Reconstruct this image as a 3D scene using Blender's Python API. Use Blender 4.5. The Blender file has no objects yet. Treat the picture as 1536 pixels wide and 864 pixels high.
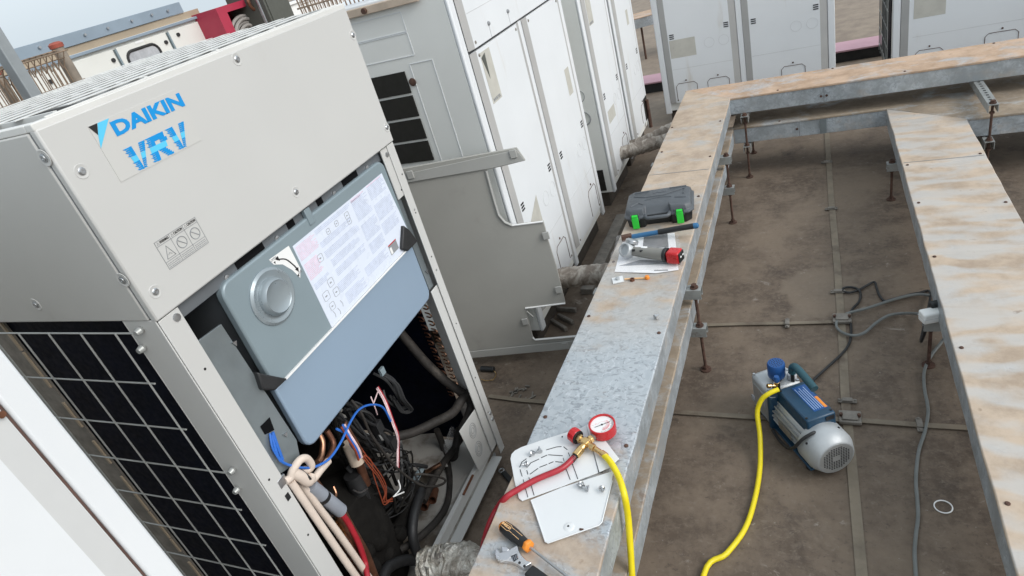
import bpy, bmesh, math, random
from mathutils import Matrix, Vector
random.seed(7)
D = bpy.data
S = bpy.context.scene
COL = S.collection
R = math.radians

# ------------------------------------------------------------------ helpers
class MB:
    """collects shapes (metres, world or thing-local) into one mesh"""
    def __init__(s): s.bm = bmesh.new()
    def face(s, pts):
        return s.bm.faces.new([s.bm.verts.new(p) for p in pts])
    def box(s, x0, x1, y0, y1, z0, z1):
        v = [s.bm.verts.new(p) for p in ((x0,y0,z0),(x1,y0,z0),(x1,y1,z0),(x0,y1,z0),(x0,y0,z1),(x1,y0,z1),(x1,y1,z1),(x0,y1,z1))]
        for q in ((0,3,2,1),(4,5,6,7),(0,1,5,4),(1,2,6,5),(2,3,7,6),(3,0,4,7)): s.bm.faces.new([v[i] for i in q])
        return s
    def obox(s, c, h, rot=None):
        rot = rot or Matrix.Identity(3)
        n = len(s.bm.verts); s.box(-h[0],h[0],-h[1],h[1],-h[2],h[2]); s.bm.verts.ensure_lookup_table()
        for v in s.bm.verts[n:]: v.co = rot @ v.co + Vector(c)
        return s
    def prism(s, pts, vec):
        """closed polygon ring of 3D points pushed along vec"""
        vec = Vector(vec); a = [s.bm.verts.new(p) for p in pts]; b = [s.bm.verts.new(Vector(p)+vec) for p in pts]; n = len(a)
        s.bm.faces.new(a[::-1]); s.bm.faces.new(b)
        for i in range(n): s.bm.faces.new((a[i],a[(i+1)%n],b[(i+1)%n],b[i]))
        return s
    def ring(s, c, u, v, r, n):
        return [s.bm.verts.new(c + (u*math.cos(2*math.pi*i/n) + v*math.sin(2*math.pi*i/n))*r) for i in range(n)]
    def lathe(s, prof, o=(0,0,0), axis=(0,0,1), n=24, cap=True):
        """prof: list of (radius, height along axis)"""
        ax = Vector(axis).normalized(); u = ax.orthogonal().normalized(); v = ax.cross(u); o = Vector(o)
        rings = [s.ring(o+ax*h, u, v, max(r,1e-5), n) for r, h in prof]
        for a, b in zip(rings, rings[1:]):
            for i in range(n): s.bm.faces.new((a[i],a[(i+1)%n],b[(i+1)%n],b[i]))
        if cap: s.bm.faces.new(rings[0][::-1]); s.bm.faces.new(rings[-1])
        return s
    def cyl(s, p0, p1, r, r1=None, n=16):
        p0 = Vector(p0); d = Vector(p1)-p0
        return s.lathe([(r,0),(r if r1 is None else r1, d.length)], p0, d, n)
    def tube(s, pts, r, n=8, smooth=True, sub=6, closed=False):
        pts = [Vector(p) for p in pts]
        if smooth and len(pts) > 2:
            q = []; m = len(pts)
            rng = range(m) if closed else range(m-1)
            for i in rng:
                if closed: p0,p1,p2,p3 = pts[i-1],pts[i],pts[(i+1)%m],pts[(i+2)%m]
                else: p0,p1,p2,p3 = pts[max(i-1,0)],pts[i],pts[i+1],pts[min(i+2,m-1)]
                for k in range(sub):
                    t = k/sub
                    q.append(0.5*((2*p1)+(p2-p0)*t+(2*p0-5*p1+4*p2-p3)*t*t+(3*p1-p0-3*p2+p3)*t**3))
            if not closed: q.append(pts[-1])
            pts = q
        rs = r if isinstance(r, (list,tuple)) else None
        u = None; rings = []; m = len(pts)
        for i, p in enumerate(pts):
            if closed: t = pts[(i+1)%m]-pts[i-1]
            else: t = pts[min(i+1,m-1)]-pts[max(i-1,0)]
            if t.length < 1e-9: t = Vector((0,0,1))
            t.normalize()
            if u is None: u = t.orthogonal().normalized()
            else:
                u = u - t*u.dot(t)
                u = u.normalized() if u.length > 1e-6 else t.orthogonal().normalized()
            rr = r if rs is None else rs[0]+(rs[1]-rs[0])*i/max(m-1,1)
            rings.append(s.ring(p, u, t.cross(u), rr, n))
        pairs = list(zip(rings, rings[1:]))
        if closed: pairs.append((rings[-1], rings[0]))
        for a, b in pairs:
            for i in range(n): s.bm.faces.new((a[i],a[(i+1)%n],b[(i+1)%n],b[i]))
        if not closed: s.bm.faces.new(rings[0][::-1]); s.bm.faces.new(rings[-1])
        return s
    def strip(s, pts, w, z, th=0.003):
        """flat band of width w along a ground polyline"""
        pts = [Vector((p[0],p[1],0)) for p in pts]; L=[]; Rr=[]
        for i,p in enumerate(pts):
            t = (pts[min(i+1,len(pts)-1)]-pts[max(i-1,0)]).normalized(); nrm = Vector((-t.y,t.x,0))*w/2
            L.append(p+nrm); Rr.append(p-nrm)
        lo = [[s.bm.verts.new((q.x,q.y,z)) for q in e] for e in (L,Rr)]
        hi = [[s.bm.verts.new((q.x,q.y,z+th)) for q in e] for e in (L,Rr)]
        f = s.bm.faces.new
        for i in range(len(pts)-1):
            f((hi[0][i],hi[1][i],hi[1][i+1],hi[0][i+1]))
            f((hi[1][i],lo[1][i],lo[1][i+1],hi[1][i+1])); f((lo[0][i],hi[0][i],hi[0][i+1],lo[0][i+1]))
        for k in (0,-1): f((hi[0][k],lo[0][k],lo[1][k],hi[1][k]))
        return s

def finish(o, bevel=0, angle=40):
    me = o.data
    for p in me.polygons: p.use_smooth = True
    me.set_sharp_from_angle(angle=R(angle))
    if bevel:
        b = o.modifiers.new('bevel','BEVEL'); b.width = bevel; b.segments = 2; b.limit_method = 'ANGLE'; b.angle_limit = R(40)
        b.harden_normals = False
    return o

WM = {}          # world matrix of every thing / part by object name
def part(name, mb, mat, parent=None, bevel=0, local=False, label=None, angle=40, fix=True):
    """links the collected shapes as ONE mesh object under its parent"""
    bm = mb.bm if isinstance(mb, MB) else mb
    if fix: bmesh.ops.recalc_face_normals(bm, faces=bm.faces[:])
    if parent is not None and not local:
        bm.transform(WM[parent.name].inverted())
    me = D.meshes.new(name); bm.to_mesh(me); bm.free()
    o = D.objects.new(name, me); COL.objects.link(o)
    for m in (mat if isinstance(mat,(list,tuple)) else [mat]): me.materials.append(m)
    if parent is not None: o.parent = parent; WM[o.name] = WM[parent.name]
    if label: o['label'] = label
    return finish(o, bevel, angle)

def tag(o, label=None, cat=None, group=None, kind=None):
    if label: o['label'] = label
    if cat: o['category'] = cat
    if group: o['group'] = group
    if kind: o['kind'] = kind
    return o

def thing(name, label, cat, loc=(0,0,0), rz=0, group=None):
    o = D.objects.new(name, None); COL.objects.link(o); o.empty_display_size = 0.05
    o.location = loc; o.rotation_euler = (0,0,rz)
    WM[o.name] = Matrix.Translation(Vector(loc)) @ Matrix.Rotation(rz, 4, 'Z')
    return tag(o, label, cat, group)

def solo(name, mb, mat, label, cat, group=None, bevel=0, angle=40):
    """a thing that is one mesh, its origin at the foot of its bounding box"""
    bm = mb.bm
    xs = [v.co.x for v in bm.verts]; ys = [v.co.y for v in bm.verts]; zs = [v.co.z for v in bm.verts]
    c = Vector(((min(xs)+max(xs))/2, (min(ys)+max(ys))/2, min(zs)))
    bm.transform(Matrix.Translation(-c))
    o = part(name, mb, mat, None, bevel, True, None, angle); o.location = c
    WM[o.name] = Matrix.Translation(c)
    return tag(o, label, cat, group)

def copy_tree(o, parent=None):
    c = o.copy(); COL.objects.link(c); c.parent = parent
    for ch in [x for x in D.objects if x.parent == o]: copy_tree(ch, c)
    return c

def text(name, s, size, mat, M, parent, bold=0.0, shear=0.0, align='CENTER', local=False, width=1.0, label=None):
    cu = D.curves.new('writing','FONT'); cu.body = s; cu.size = size; cu.offset = bold; cu.shear = shear
    cu.align_x = align; cu.align_y = 'CENTER'; cu.extrude = 0.0003; cu.resolution_u = 3
    t = D.objects.new('writing', cu); COL.objects.link(t)
    dg = bpy.context.evaluated_depsgraph_get(); dg.update()
    me = D.meshes.new_from_object(t.evaluated_get(dg)); D.objects.remove(t); D.curves.remove(cu)
    bm = bmesh.new(); bm.from_mesh(me); D.meshes.remove(me)
    bm.transform(M @ Matrix.Diagonal((width,1,1,1)))
    return part(name, bm, mat, parent, local=local, fix=False, label=label)

def frame(o, x, y, z):
    """4x4 with the given axis columns and origin"""
    m = Matrix.Identity(4)
    for i, a in enumerate((x,y,z)):
        for k in range(3): m[k][i] = a[k]
    for k in range(3): m[k][3] = o[k]
    return m
def FX(x, y, z): return frame((x,y,z),(0,1,0),(0,0,1),(1,0,0))       # writing on a face that looks +x
def FY(x, y, z): return frame((x,y,z),(1,0,0),(0,0,1),(0,-1,0))      # writing on a face that looks -y
def FZ(x, y, z, a=0): return frame((x,y,z),(math.cos(a),math.sin(a),0),(-math.sin(a),math.cos(a),0),(0,0,1))

# ------------------------------------------------------------------ materials
class NT:
    def __init__(s, name):
        s.m = D.materials.new(name); s.m.use_nodes = True; s.t = s.m.node_tree; s.n = s.t.nodes
        s.b = s.n['Principled BSDF']; s.pos = s.n.new('ShaderNodeNewGeometry').outputs['Position']
    def link(s, a, b): s.t.links.new(a, b)
    def map(s, scale=(1,1,1), loc=(0,0,0), rot=(0,0,0)):
        m = s.n.new('ShaderNodeMapping'); m.inputs['Scale'].default_value = scale; m.inputs['Location'].default_value = loc; m.inputs['Rotation'].default_value = rot
        s.link(s.pos, m.inputs['Vector']); return m.outputs['Vector']
    def noise(s, scale, detail=4, rough=0.6, vec=None, dist=0):
        n = s.n.new('ShaderNodeTexNoise'); n.inputs['Scale'].default_value = scale; n.inputs['Detail'].default_value = detail
        n.inputs['Roughness'].default_value = rough; n.inputs['Distortion'].default_value = dist
        s.link(vec or s.pos, n.inputs['Vector']); return n.outputs['Fac']
    def ramp(s, fac, a, b, va=0.0, vb=1.0):
        r = s.n.new('ShaderNodeMapRange'); r.interpolation_type = 'SMOOTHSTEP'
        r.inputs['From Min'].default_value = a; r.inputs['From Max'].default_value = b; r.inputs['To Min'].default_value = va; r.inputs['To Max'].default_value = vb
        s.link(fac, r.inputs['Value']); return r.outputs['Result']
    def math(s, op, a, b):
        m = s.n.new('ShaderNodeMath'); m.operation = op
        for i, x in enumerate((a,b)):
            if isinstance(x,(int,float)): m.inputs[i].default_value = x
            else: s.link(x, m.inputs[i])
        return m.outputs[0]
    def mix(s, f, a, b):
        m = s.n.new('ShaderNodeMix'); m.data_type = 'RGBA'
        if isinstance(f,(int,float)): m.inputs[0].default_value = f
        else: s.link(f, m.inputs[0])
        for i, x in ((6,a),(7,b)):
            if isinstance(x,(tuple,list)): m.inputs[i].default_value = (*x,1) if len(x)==3 else x
            else: s.link(x, m.inputs[i])
        return m.outputs[2]
    def sep(s):
        n = s.n.new('ShaderNodeSeparateXYZ'); s.link(s.pos, n.inputs[0]); return n.outputs
    def bump(s, h, strength=0.3, dist=0.002):
        b = s.n.new('ShaderNodeBump'); b.inputs['Strength'].default_value = strength; b.inputs['Distance'].default_value = dist
        s.link(h, b.inputs['Height'])
        if s.b.inputs['Normal'].is_linked: s.link(s.b.inputs['Normal'].links[0].from_socket, b.inputs['Normal'])
        s.link(b.outputs[0], s.b.inputs['Normal'])
    def set(s, col=None, rough=None, metal=0):
        if col is not None:
            if isinstance(col,(tuple,list)): s.b.inputs['Base Color'].default_value = (*col,1)
            else: s.link(col, s.b.inputs['Base Color'])
        if rough is not None:
            if isinstance(rough,(int,float)): s.b.inputs['Roughness'].default_value = rough
            else: s.link(rough, s.b.inputs['Roughness'])
        s.b.inputs['Metallic'].default_value = metal
        return s.m

def sc(c, k): return tuple(min(x*k,1) for x in c)
def mk(name, c, rough=0.5, metal=0, var=0.08, scale=6, stain=None, sscale=3, s0=0.6, s1=0.75, bump=0.0, bscale=150, stretch=None):
    t = NT(name)
    f = t.noise(scale, 5)
    col = t.mix(t.ramp(f,.3,.7), sc(c,1-var), sc(c,1+var))
    if stain:
        v = t.map(stretch) if stretch else None
        col = t.mix(t.ramp(t.noise(sscale,7,.65,v),s0,s1), col, stain)
    r = t.ramp(t.noise(scale*3,4),.3,.7,max(rough-.08,.02),min(rough+.08,1))
    if bump: t.bump(t.noise(bscale,3),bump,.001)
    return t.set(col, r, metal)

IVORY = mk('ivory_paint',(.54,.537,.52),.42,var=.02,scale=1.5,stain=(.50,.49,.465),sscale=5,s0=.62,s1=.86,bump=.06,bscale=700)
IVORY_S = mk('ivory_paint_shaded_side',(.50,.495,.475),.45,var=.02,scale=1.5,stain=(.43,.42,.40),sscale=4,s0=.58,s1=.84,bump=.06,bscale=700)  # same ivory, the side's shade darkened into the colour
IVORY_TOP = mk('ivory_guard_plastic',(.66,.655,.63),.5,var=.04,scale=5)
OLDW = mk('weathered_white_paint',(.715,.735,.752),.5,var=.02,scale=2,stain=(.56,.525,.47),sscale=3.2,s0=.60,s1=.84,bump=.08,bscale=300,stretch=(2.2,2.2,.35))
OLDS = mk('weathered_grey_white_side',(.76,.765,.735),.55,var=.03,scale=2,stain=(.64,.62,.57),sscale=2,s0=.58,s1=.85,bump=.08,bscale=300)
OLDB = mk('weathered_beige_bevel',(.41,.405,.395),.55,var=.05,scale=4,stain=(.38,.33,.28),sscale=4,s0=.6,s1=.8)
FADED = mk('faded_sticker',(.50,.485,.435),.6,var=.06,scale=14,stain=(.42,.40,.36),sscale=20)
GREYP = mk('grey_inner_paint',(.365,.358,.33),.6,var=.04,scale=3,stain=(.31,.30,.275),sscale=5,s0=.56,s1=.8,bump=.1,bscale=900)
BLACK = mk('black_void',(.006,.006,.007),.8,var=.2)
FIN = mk('black_coil_fins',(.002,.0035,.010),.55,var=.3,scale=20)  # black fins, deepened further to paint the open cavity dark
for m_ in (BLACK,FIN): m_.node_tree.nodes['Principled BSDF'].inputs['Specular IOR Level'].default_value=.08
RUB = mk('black_rubber',(.018,.018,.019),.55,var=.25,scale=15,bump=.2,bscale=250)
FOAM = mk('black_foam_wrap',(.011,.010,.009),.9,var=.35,scale=14,bump=.8,bscale=60)
FOAM.node_tree.nodes['Principled BSDF'].inputs['Specular IOR Level'].default_value=.15
DUSTY = mk('dusty_black_hose',(.026,.022,.019),.75,var=.3,scale=20,stain=(.10,.085,.07),sscale=14,s0=.55,s1=.75,bump=.4,bscale=120)
WIRE = mk('plated_wire',(.38,.39,.38),.4,.35,var=.06)
STEEL = mk('bright_steel',(.50,.51,.52),.38,1,var=.06,scale=20)
CHROME = mk('satin_chrome',(.70,.71,.73),.24,1,var=.02,scale=3)
CTRL = mk('control_box_grey',(.245,.305,.335),.38,.15,var=.03,scale=3,bump=.05,bscale=900)
CTRL2 = mk('control_box_grey_sky_sheen',(.27,.355,.455),.36,.15,var=.02,scale=3,bump=.05,bscale=900)  # cover grey with the sky's reflection lightened into its colour
CTRLD = mk('control_box_dark_rail',(.16,.175,.19),.4,.3,var=.05,scale=6)
COPPER = mk('copper',(.50,.27,.17),.42,1,var=.15,scale=30)
COPPERD = mk('tarnished_copper',(.20,.09,.055),.5,.7,var=.3,scale=22)
BRASS = mk('brass',(.70,.48,.22),.3,1,var=.12,scale=40)
RUST = mk('rusted_rod',(.085,.045,.032),.85,.1,var=.35,scale=40,bump=.5,bscale=300)
RUSTB = mk('rusty_mesh_wire',(.26,.185,.13),.8,.1,var=.3,scale=15)
PALE = mk('pale_label_paper',(.80,.80,.79),.5,var=.02)
STK = mk('clear_sticker_film',(.545,.54,.518),.5,var=.01,scale=1)
WHITE = mk('white_plastic',(.80,.80,.78),.4,var=.03)
PLATE = mk('white_powder_plate',(.72,.735,.74),.45,var=.015,scale=6,stain=(.66,.64,.6),sscale=8,s0=.66,s1=.8)
INK = mk('black_ink',(.012,.012,.013),.5)
INKS = mk('grey_ink',(.25,.26,.27),.6)
INKF = mk('faded_grey_line',(.55,.555,.56),.6)
RED = mk('red_gloss_plastic',(.50,.014,.018),.3,var=.08,scale=20)
REDH = mk('red_hose_rubber',(.36,.018,.03),.42,var=.1,scale=25)
YEL = mk('yellow_hose_rubber',(.82,.66,.012),.4,var=.04,scale=25)
BLUEW = mk('blue_wire_jacket',(.03,.15,.55),.4,var=.05)
PINKW = mk('pink_white_wire_jacket',(.75,.55,.56),.4,var=.3,scale=30)
ORW = mk('orange_red_wire_jacket',(.26,.055,.025),.4,var=.2)
BEIGE = mk('cream_pipe_insulation',(.66,.555,.475),.7,var=.05,scale=20,bump=.3,bscale=120)
GREYI = mk('grey_pipe_insulation',(.27,.29,.33),.65,var=.06,scale=20)
BRAND = mk('logo_blue',(.0,.27,.66),.4,var=.02)
BRANDC = mk('logo_light_blue',(.10,.55,.82),.4,var=.02)
TEAL = mk('dark_teal_paint',(.009,.046,.092),.4,var=.08,scale=20)
TEALH = mk('teal_rubber_grip',(.02,.075,.095),.55,var=.08)
BLUEC = mk('blue_plastic_cap',(.012,.075,.25),.4,var=.06)
ALU = mk('cast_aluminium',(.50,.51,.51),.45,.7,var=.08,scale=18,bump=.15,bscale=300)
ALUC = mk('silver_painted_shell',(.47,.49,.50),.5,.35,var=.05,scale=10)
ORG = mk('orange_plastic',(.80,.26,.03),.4,var=.05)
LORG = mk('peach_line',(.85,.52,.25),.5)
CASE = mk('grey_blow_moulded_plastic',(.085,.094,.104),.5,var=.06,scale=20,bump=.15,bscale=500)
CASEB = mk('black_moulded_plastic',(.014,.015,.016),.5,var=.1)
GRN = mk('green_latch_plastic',(.03,.62,.05),.4,var=.04)
TOOLG = mk('warm_grey_tool_plastic',(.22,.215,.195),.5,var=.06)
BLUEG = mk('blue_grip',(.035,.15,.31),.5,var=.06)
CORDG = mk('grey_cord_jacket',(.16,.17,.165),.55,var=.12,scale=12)
CORDK = mk('black_cord_jacket',(.015,.015,.016),.5,var=.2,scale=12)
TAPE = mk('dusty_earthing_tape',(.215,.178,.132),.7,.15,var=.15,scale=9,stain=(.13,.10,.075),sscale=7,s0=.5,s1=.7,bump=.3)
LEAD = mk('weathered_clamp_metal',(.22,.20,.175),.6,.3,var=.2,scale=25,bump=.3)
ROOFB = mk('blue_grey_sheet_metal',(.25,.31,.37),.5,.1,var=.06,scale=3)
TANM = mk('tan_edge_metal',(.36,.29,.21),.6,var=.08,scale=2)
CAB = mk('cream_cabinet_paint',(.70,.70,.66),.5,var=.04,scale=1.5,stain=(.6,.57,.5),sscale=1.5)
CRIM = mk('crimson_cabinet_paint',(.40,.03,.065),.45,var=.05)
OLIVE = mk('olive_grey_box_paint',(.085,.088,.075),.5,var=.05)
POSTG = mk('grey_post_paint',(.26,.28,.29),.6,.2,var=.1,scale=8)
PIPEG = mk('galvanised_pipe',(.48,.50,.51),.35,.8,var=.1,scale=10)
MAUVE = mk('mauve_coating',(.50,.30,.35),.7,var=.06,scale=4)
WOODY = mk('stained_beige_edge',(.52,.42,.33),.65,var=.15,scale=8,stain=(.30,.19,.10),sscale=7,s0=.55,s1=.75)
DARKG = mk('dark_louver_recess',(.012,.011,.008),.8)
GLASSY = mk('grey_window_film',(.42,.43,.45),.25,var=.1,scale=6)
BANDR = mk('black_gasket',(.02,.02,.02),.6)
HOSEG = mk('coiled_grey_hose',(.33,.31,.29),.6,var=.1)

def galv_mat(name, mode):
    """hot-dip galvanised sheet with windblown tan dust; mode 0 near-clean to dusty along its run, 1 dusty, 2 wavy dust"""
    t = NT(name)
    vo = t.n.new('ShaderNodeTexVoronoi'); vo.inputs['Scale'].default_value = 75
    nz = t.n.new('ShaderNodeTexNoise'); nz.inputs['Scale'].default_value=45; nz.inputs['Detail'].default_value=3
    t.link(t.pos, nz.inputs['Vector']); va = t.n.new('ShaderNodeVectorMath'); va.operation='MULTIPLY_ADD'
    t.link(nz.outputs['Color'], va.inputs[0]); va.inputs[1].default_value=(.030,.022,.02); t.link(t.map((1.15,.8,1)), va.inputs[2]); t.link(va.outputs[0], vo.inputs['Vector'])
    hs = t.n.new('ShaderNodeSeparateColor'); t.link(vo.outputs['Color'], hs.inputs[0])
    base = t.mix(hs.outputs[0], (.43,.48,.52), (.52,.565,.60))
    base = t.mix(t.ramp(t.noise(30,3,.6,t.map((1,1.6,1),(0,0,0),(0,0,.6)),1.8),.54,.60,0,.9), base, (.29,.325,.36))
    base = t.mix(t.ramp(t.noise(26,3,.6,t.map((1.5,1,1),(3,1,0)),1.8),.60,.65,0,.8), base, (.62,.66,.70))
    base = t.mix(t.ramp(t.noise(3,5,.6),.4,.7,0,.5), base, (.52,.54,.55))
    y = t.sep()[1]
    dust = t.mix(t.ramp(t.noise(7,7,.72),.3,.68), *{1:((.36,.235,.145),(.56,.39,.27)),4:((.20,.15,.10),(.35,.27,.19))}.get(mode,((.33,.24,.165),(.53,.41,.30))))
    n1 = t.noise(5,8,.68,t.map((1,1.25,1)),.6)
    if mode == 0:
        n1 = t.math('ADD', t.math('MULTIPLY',n1,.6), t.math('MULTIPLY',t.noise(3.4,3,.5,t.map((1.1,2.7,1)),.7),.4))
        g = t.math('ADD', t.math('ADD', t.ramp(y,1.45,2.1,-.115,0), t.ramp(y,2.1,3.0,0,.085)), t.ramp(y,.9,1.3,.17,0)); f = t.ramp(t.math('ADD',n1,g),.43,.60,.06,.86)
        base = t.mix(t.math('MULTIPLY', t.ramp(t.math('ADD',y,t.math('MULTIPLY',t.noise(4,4),.5)),1.75,2.3), .62), base, (.50,.455,.40))
    elif mode in (1,4):
        f = t.ramp(n1,.30,.52,.25,.95)
    elif mode == 2:
        n2 = t.math('ADD', t.math('MULTIPLY',t.noise(3.4,2.5,.45,t.map((1.15,3.0,1)),.8),.72), t.math('MULTIPLY',t.noise(9,7,.7),.28))
        wv = t.math('SINE', t.math('ADD', t.math('MULTIPLY',y,58), t.math('MULTIPLY',t.noise(2.6,3,.5),14)), 0)
        n2 = t.math('ADD', n2, t.math('MULTIPLY', wv, .055))
        f = t.ramp(n2,.40,.60,.15,.88)
        base = t.mix(t.ramp(n1,.25,.55,.5,.95), base, (.585,.545,.50))
    else:
        f = t.ramp(t.noise(5,8,.7,t.map((1,1,1.6))),.50,.75,0,.55)
        base = t.mix(t.ramp(t.noise(8,6,.7),.35,.65), base, (.32,.345,.36))
    col = t.mix(f, base, dust)
    # stain spots
    col = t.mix(t.ramp(t.noise(14,5,.6),.66,.74,0,.55), col, (.20,.13,.085))
    ro = t.mix(f, (.42,.42,.42), (.85,.85,.85))
    t.bump(t.noise(2.6,3),.35,.012); t.bump(t.noise(2.2,2,.5,t.map((.5,3.2,1)),.5),.55,.02); t.bump(t.noise(120,3),.12,.001)
    t.set(col, None, .0)
    t.link(ro, t.b.inputs['Roughness'])
    mm = t.ramp(f,0,1,.35,0); t.link(mm, t.b.inputs['Metallic'])
    return t.m
GALV0 = galv_mat('galvanised_cover_dusty_far_end',0)
GALV1 = galv_mat('galvanised_cover_tan_dust',1)
GALV2 = galv_mat('galvanised_cover_wavy_dust',2)
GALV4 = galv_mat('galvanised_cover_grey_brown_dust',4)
GALVS = galv_mat('galvanised_tray_side',3)
GSTRUT = mk('galvanised_strut',(.33,.34,.33),.5,.4,var=.12,scale=25,stain=(.16,.10,.07),sscale=12,s0=.55,s1=.75)
GSHEET = mk('galvanised_plate',(.25,.285,.30),.36,.55,var=.1,scale=9)

def ground_mat():
    t = NT('weathered_roof_screed')
    n1 = t.noise(1.1,9,.68); n2 = t.noise(6,8,.7); n3 = t.noise(38,6,.7)
    c = t.mix(t.ramp(n1,.3,.72), (.078,.056,.040), (.155,.115,.083))
    c = t.mix(t.ramp(n2,.40,.66,0,.8), c, (.205,.158,.118))
    c = t.mix(t.ramp(t.noise(4,8,.72),.30,.46,.85,0), c, (.056,.042,.033))
    c = t.mix(t.ramp(n3,.42,.68,.0,.6), c, (.18,.14,.107)); c = t.mix(t.ramp(t.noise(55,5,.75),.30,.45,.6,0), c, (.058,.044,.034))
    c = t.mix(t.ramp(t.noise(2.1,7,.62,None,.4),.50,.62,0,.62), c, (.215,.165,.12))
    # pale worn flecks
    c = t.mix(t.ramp(t.noise(9,8,.75,t.map((1,1.2,1)),.5),.615,.68,0,.75), c, (.30,.26,.22))
    c = t.mix(t.ramp(t.noise(70,3,.6),.68,.74,0,.6), c, (.30,.27,.235))
    fl = t.noise(26,9,.78,t.map((1,1.5,1)),.6)
    c = t.mix(t.ramp(fl,.56,.62,0,.5), c, (.22,.178,.14)); c = t.mix(t.ramp(fl,.36,.41,.5,0), c, (.055,.041,.032))
    c = t.mix(t.ramp(t.noise(16,9,.8),.655,.69,0,.7), c, (.33,.29,.245))
    # far part of the roof is paler
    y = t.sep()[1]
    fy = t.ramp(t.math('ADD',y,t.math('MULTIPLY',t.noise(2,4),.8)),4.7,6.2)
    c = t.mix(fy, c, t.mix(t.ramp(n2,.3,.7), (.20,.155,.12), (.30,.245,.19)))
    # one worn pale patch left by a repair
    vm = t.n.new('ShaderNodeVectorMath'); vm.operation='DISTANCE'; t.link(t.map((1,.75,0),(0,0,0)), vm.inputs[0]); vm.inputs[1].default_value = (.0,2.05,0)
    pd = t.math('ADD', vm.outputs['Value'], t.math('MULTIPLY',t.math('SUBTRACT',t.noise(7,5),.5),.35))
    c = t.mix(t.ramp(pd,.13,.19,.55,0), c, (.215,.172,.13))
    t.bump(t.noise(30,6,.7),.5,.004); t.bump(t.noise(160,3),.35,.0015)
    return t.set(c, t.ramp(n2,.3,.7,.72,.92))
GROUND = ground_mat()

def foil_mat():
    t = NT('crumpled_foil_wrap')
    n = t.noise(22,6,.65,None,1.2)
    c = t.mix(t.ramp(n,.4,.65), (.74,.71,.64), (.42,.38,.32))
    t.bump(n,1.0,.02); t.bump(t.noise(70,4),.6,.006)
    return t.set(c,.32,.75)
FOIL = foil_mat()
def wrap_mat():
    t = NT('dirty_wrap_tape')
    n = t.noise(14,6,.65,t.map((1.6,1,1)),.8)
    c = t.mix(t.ramp(n,.38,.66), (.20,.165,.135), (.46,.42,.37))
    t.bump(n,.9,.012)
    return t.set(c,.55,.15)
WRAP = wrap_mat()
def paper_mat():
    t = NT('printed_sheet_in_plastic')
    c = t.mix(t.ramp(t.noise(9,3),.52,.60), (.86,.86,.87), (.78,.80,.85))
    return t.set(c,.3)
PAPER = paper_mat()
def bag_mat():
    t = NT('clear_plastic_bag')
    t.b.inputs['Base Color'].default_value=(.86,.84,.83,1); t.b.inputs['Roughness'].default_value=.18; t.b.inputs['Alpha'].default_value=.20
    t.bump(t.noise(22,5,.6,None,1),.9,.02)
    return t.m
BAG = bag_mat()
# ------------------------------------------------------------------ setting
g = MB(); g.face([(-70,-40,0),(60,-40,0),(60,90,0),(-70,90,0)])
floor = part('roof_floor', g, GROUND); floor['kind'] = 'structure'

def strip_thing(pts, label, w=.028, z=.002, name='earthing_tape', mat=None):
    m = MB(); m.strip(pts, w, z); return solo(name, m, mat or TAPE, label, 'metal strip')
strip_thing([(.0+x,y) for x,y,_ in [(0.0541,5.08,0),(0.0643,4.74,0),(0.0646,3.653,0),(0.0714,2.937,0),(0.0716,2.409,0),(0.0673,2.003,0),(0.0736,1.681,0),(0.077,1.421,0),(0.0798,1.205,0),(0.0851,0.6184,0)]], 'long flat brown earthing tape running down the roof floor between the two trays', .030)
strip_thing([(x,y) for x,y,_ in [(-0.4997,2.458,0),(-0.3327,2.467,-0),(-0.1405,2.471,0),(0.0541,2.479,0)]], 'short thin tape across the floor from the tray leg to the corded junction', .020, .0065)
strip_thing([(x,y) for x,y,_ in [(-1.367,1.924,0),(-1.208,1.908,0),(-0.8975,1.897,0),(-0.5374,1.885,0),(-0.242,1.879,0),(0.0774,1.893,0),(0.2865,1.885,0),(0.4707,1.883,0)]], 'cross tape passing under the near tray and behind the blue pump', .022, .0065)

def saddle(x, y, label, ang=0):
    m = MB(); rot = Matrix.Rotation(ang,3,'Z')
    m.obox((x,y,.008),(.031,.009,.003),rot)
    m.obox((x,y,.014),(.017,.009,.004),rot)
    for s in (-1,1):
        d = rot @ Vector((.026*s,0,0)); m.cyl((x+d.x,y+d.y,.009),(x+d.x,y+d.y,.016),.005,n=6)
    return solo('tape_saddle', m, LEAD, label, 'clamp', 'saddle clamps on the earthing tape', .0015)
for (p, lab, a) in (((0.0614,3.53,0),'saddle clamp on the long tape farthest from the pump',0),((0.0667,2.708,0),'saddle clamp on the long tape beside the loop of black cord',0),
                 ((0.0732,1.989,0),'saddle clamp on the long tape right beside the blue pump',0),((-0.1378,2.471,-0),'saddle clamp on the short cross tape left of the cords',1.57),((0.2846,1.885,0),'saddle clamp on the cross tape touching the grey cable',1.57),
                 ((0.0522,4.17,0),'saddle clamp on the long tape in the shade of the back tray',0)):
    saddle(p[0],p[1],lab,a)
def junction(x,y,label):
    t = thing('tape_junction', label, 'clamp', (x,y,0), 0, 'square junction clamps')
    part('clamp_body', MB().box(-.036,.036,-.03,.03,.006,.022), LEAD, t, .004, local=True)
    part('clamp_cover', MB().box(-.025,.025,-.022,.022,.0225,.028), LEAD, t, .003, local=True)
    for s in (-1,1): part('bolt', MB().cyl((.028*s,.0,.022),(.028*s,.0,.033),.006,n=6), RUST, t, local=True)
p = (0.0747,2.493,0); junction(p[0],p[1],'square clamp where two tapes cross under the looped cords')
p = (0.0776,1.896,-0); junction(p[0],p[1],'square clamp where two tapes cross against the pump')

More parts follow.
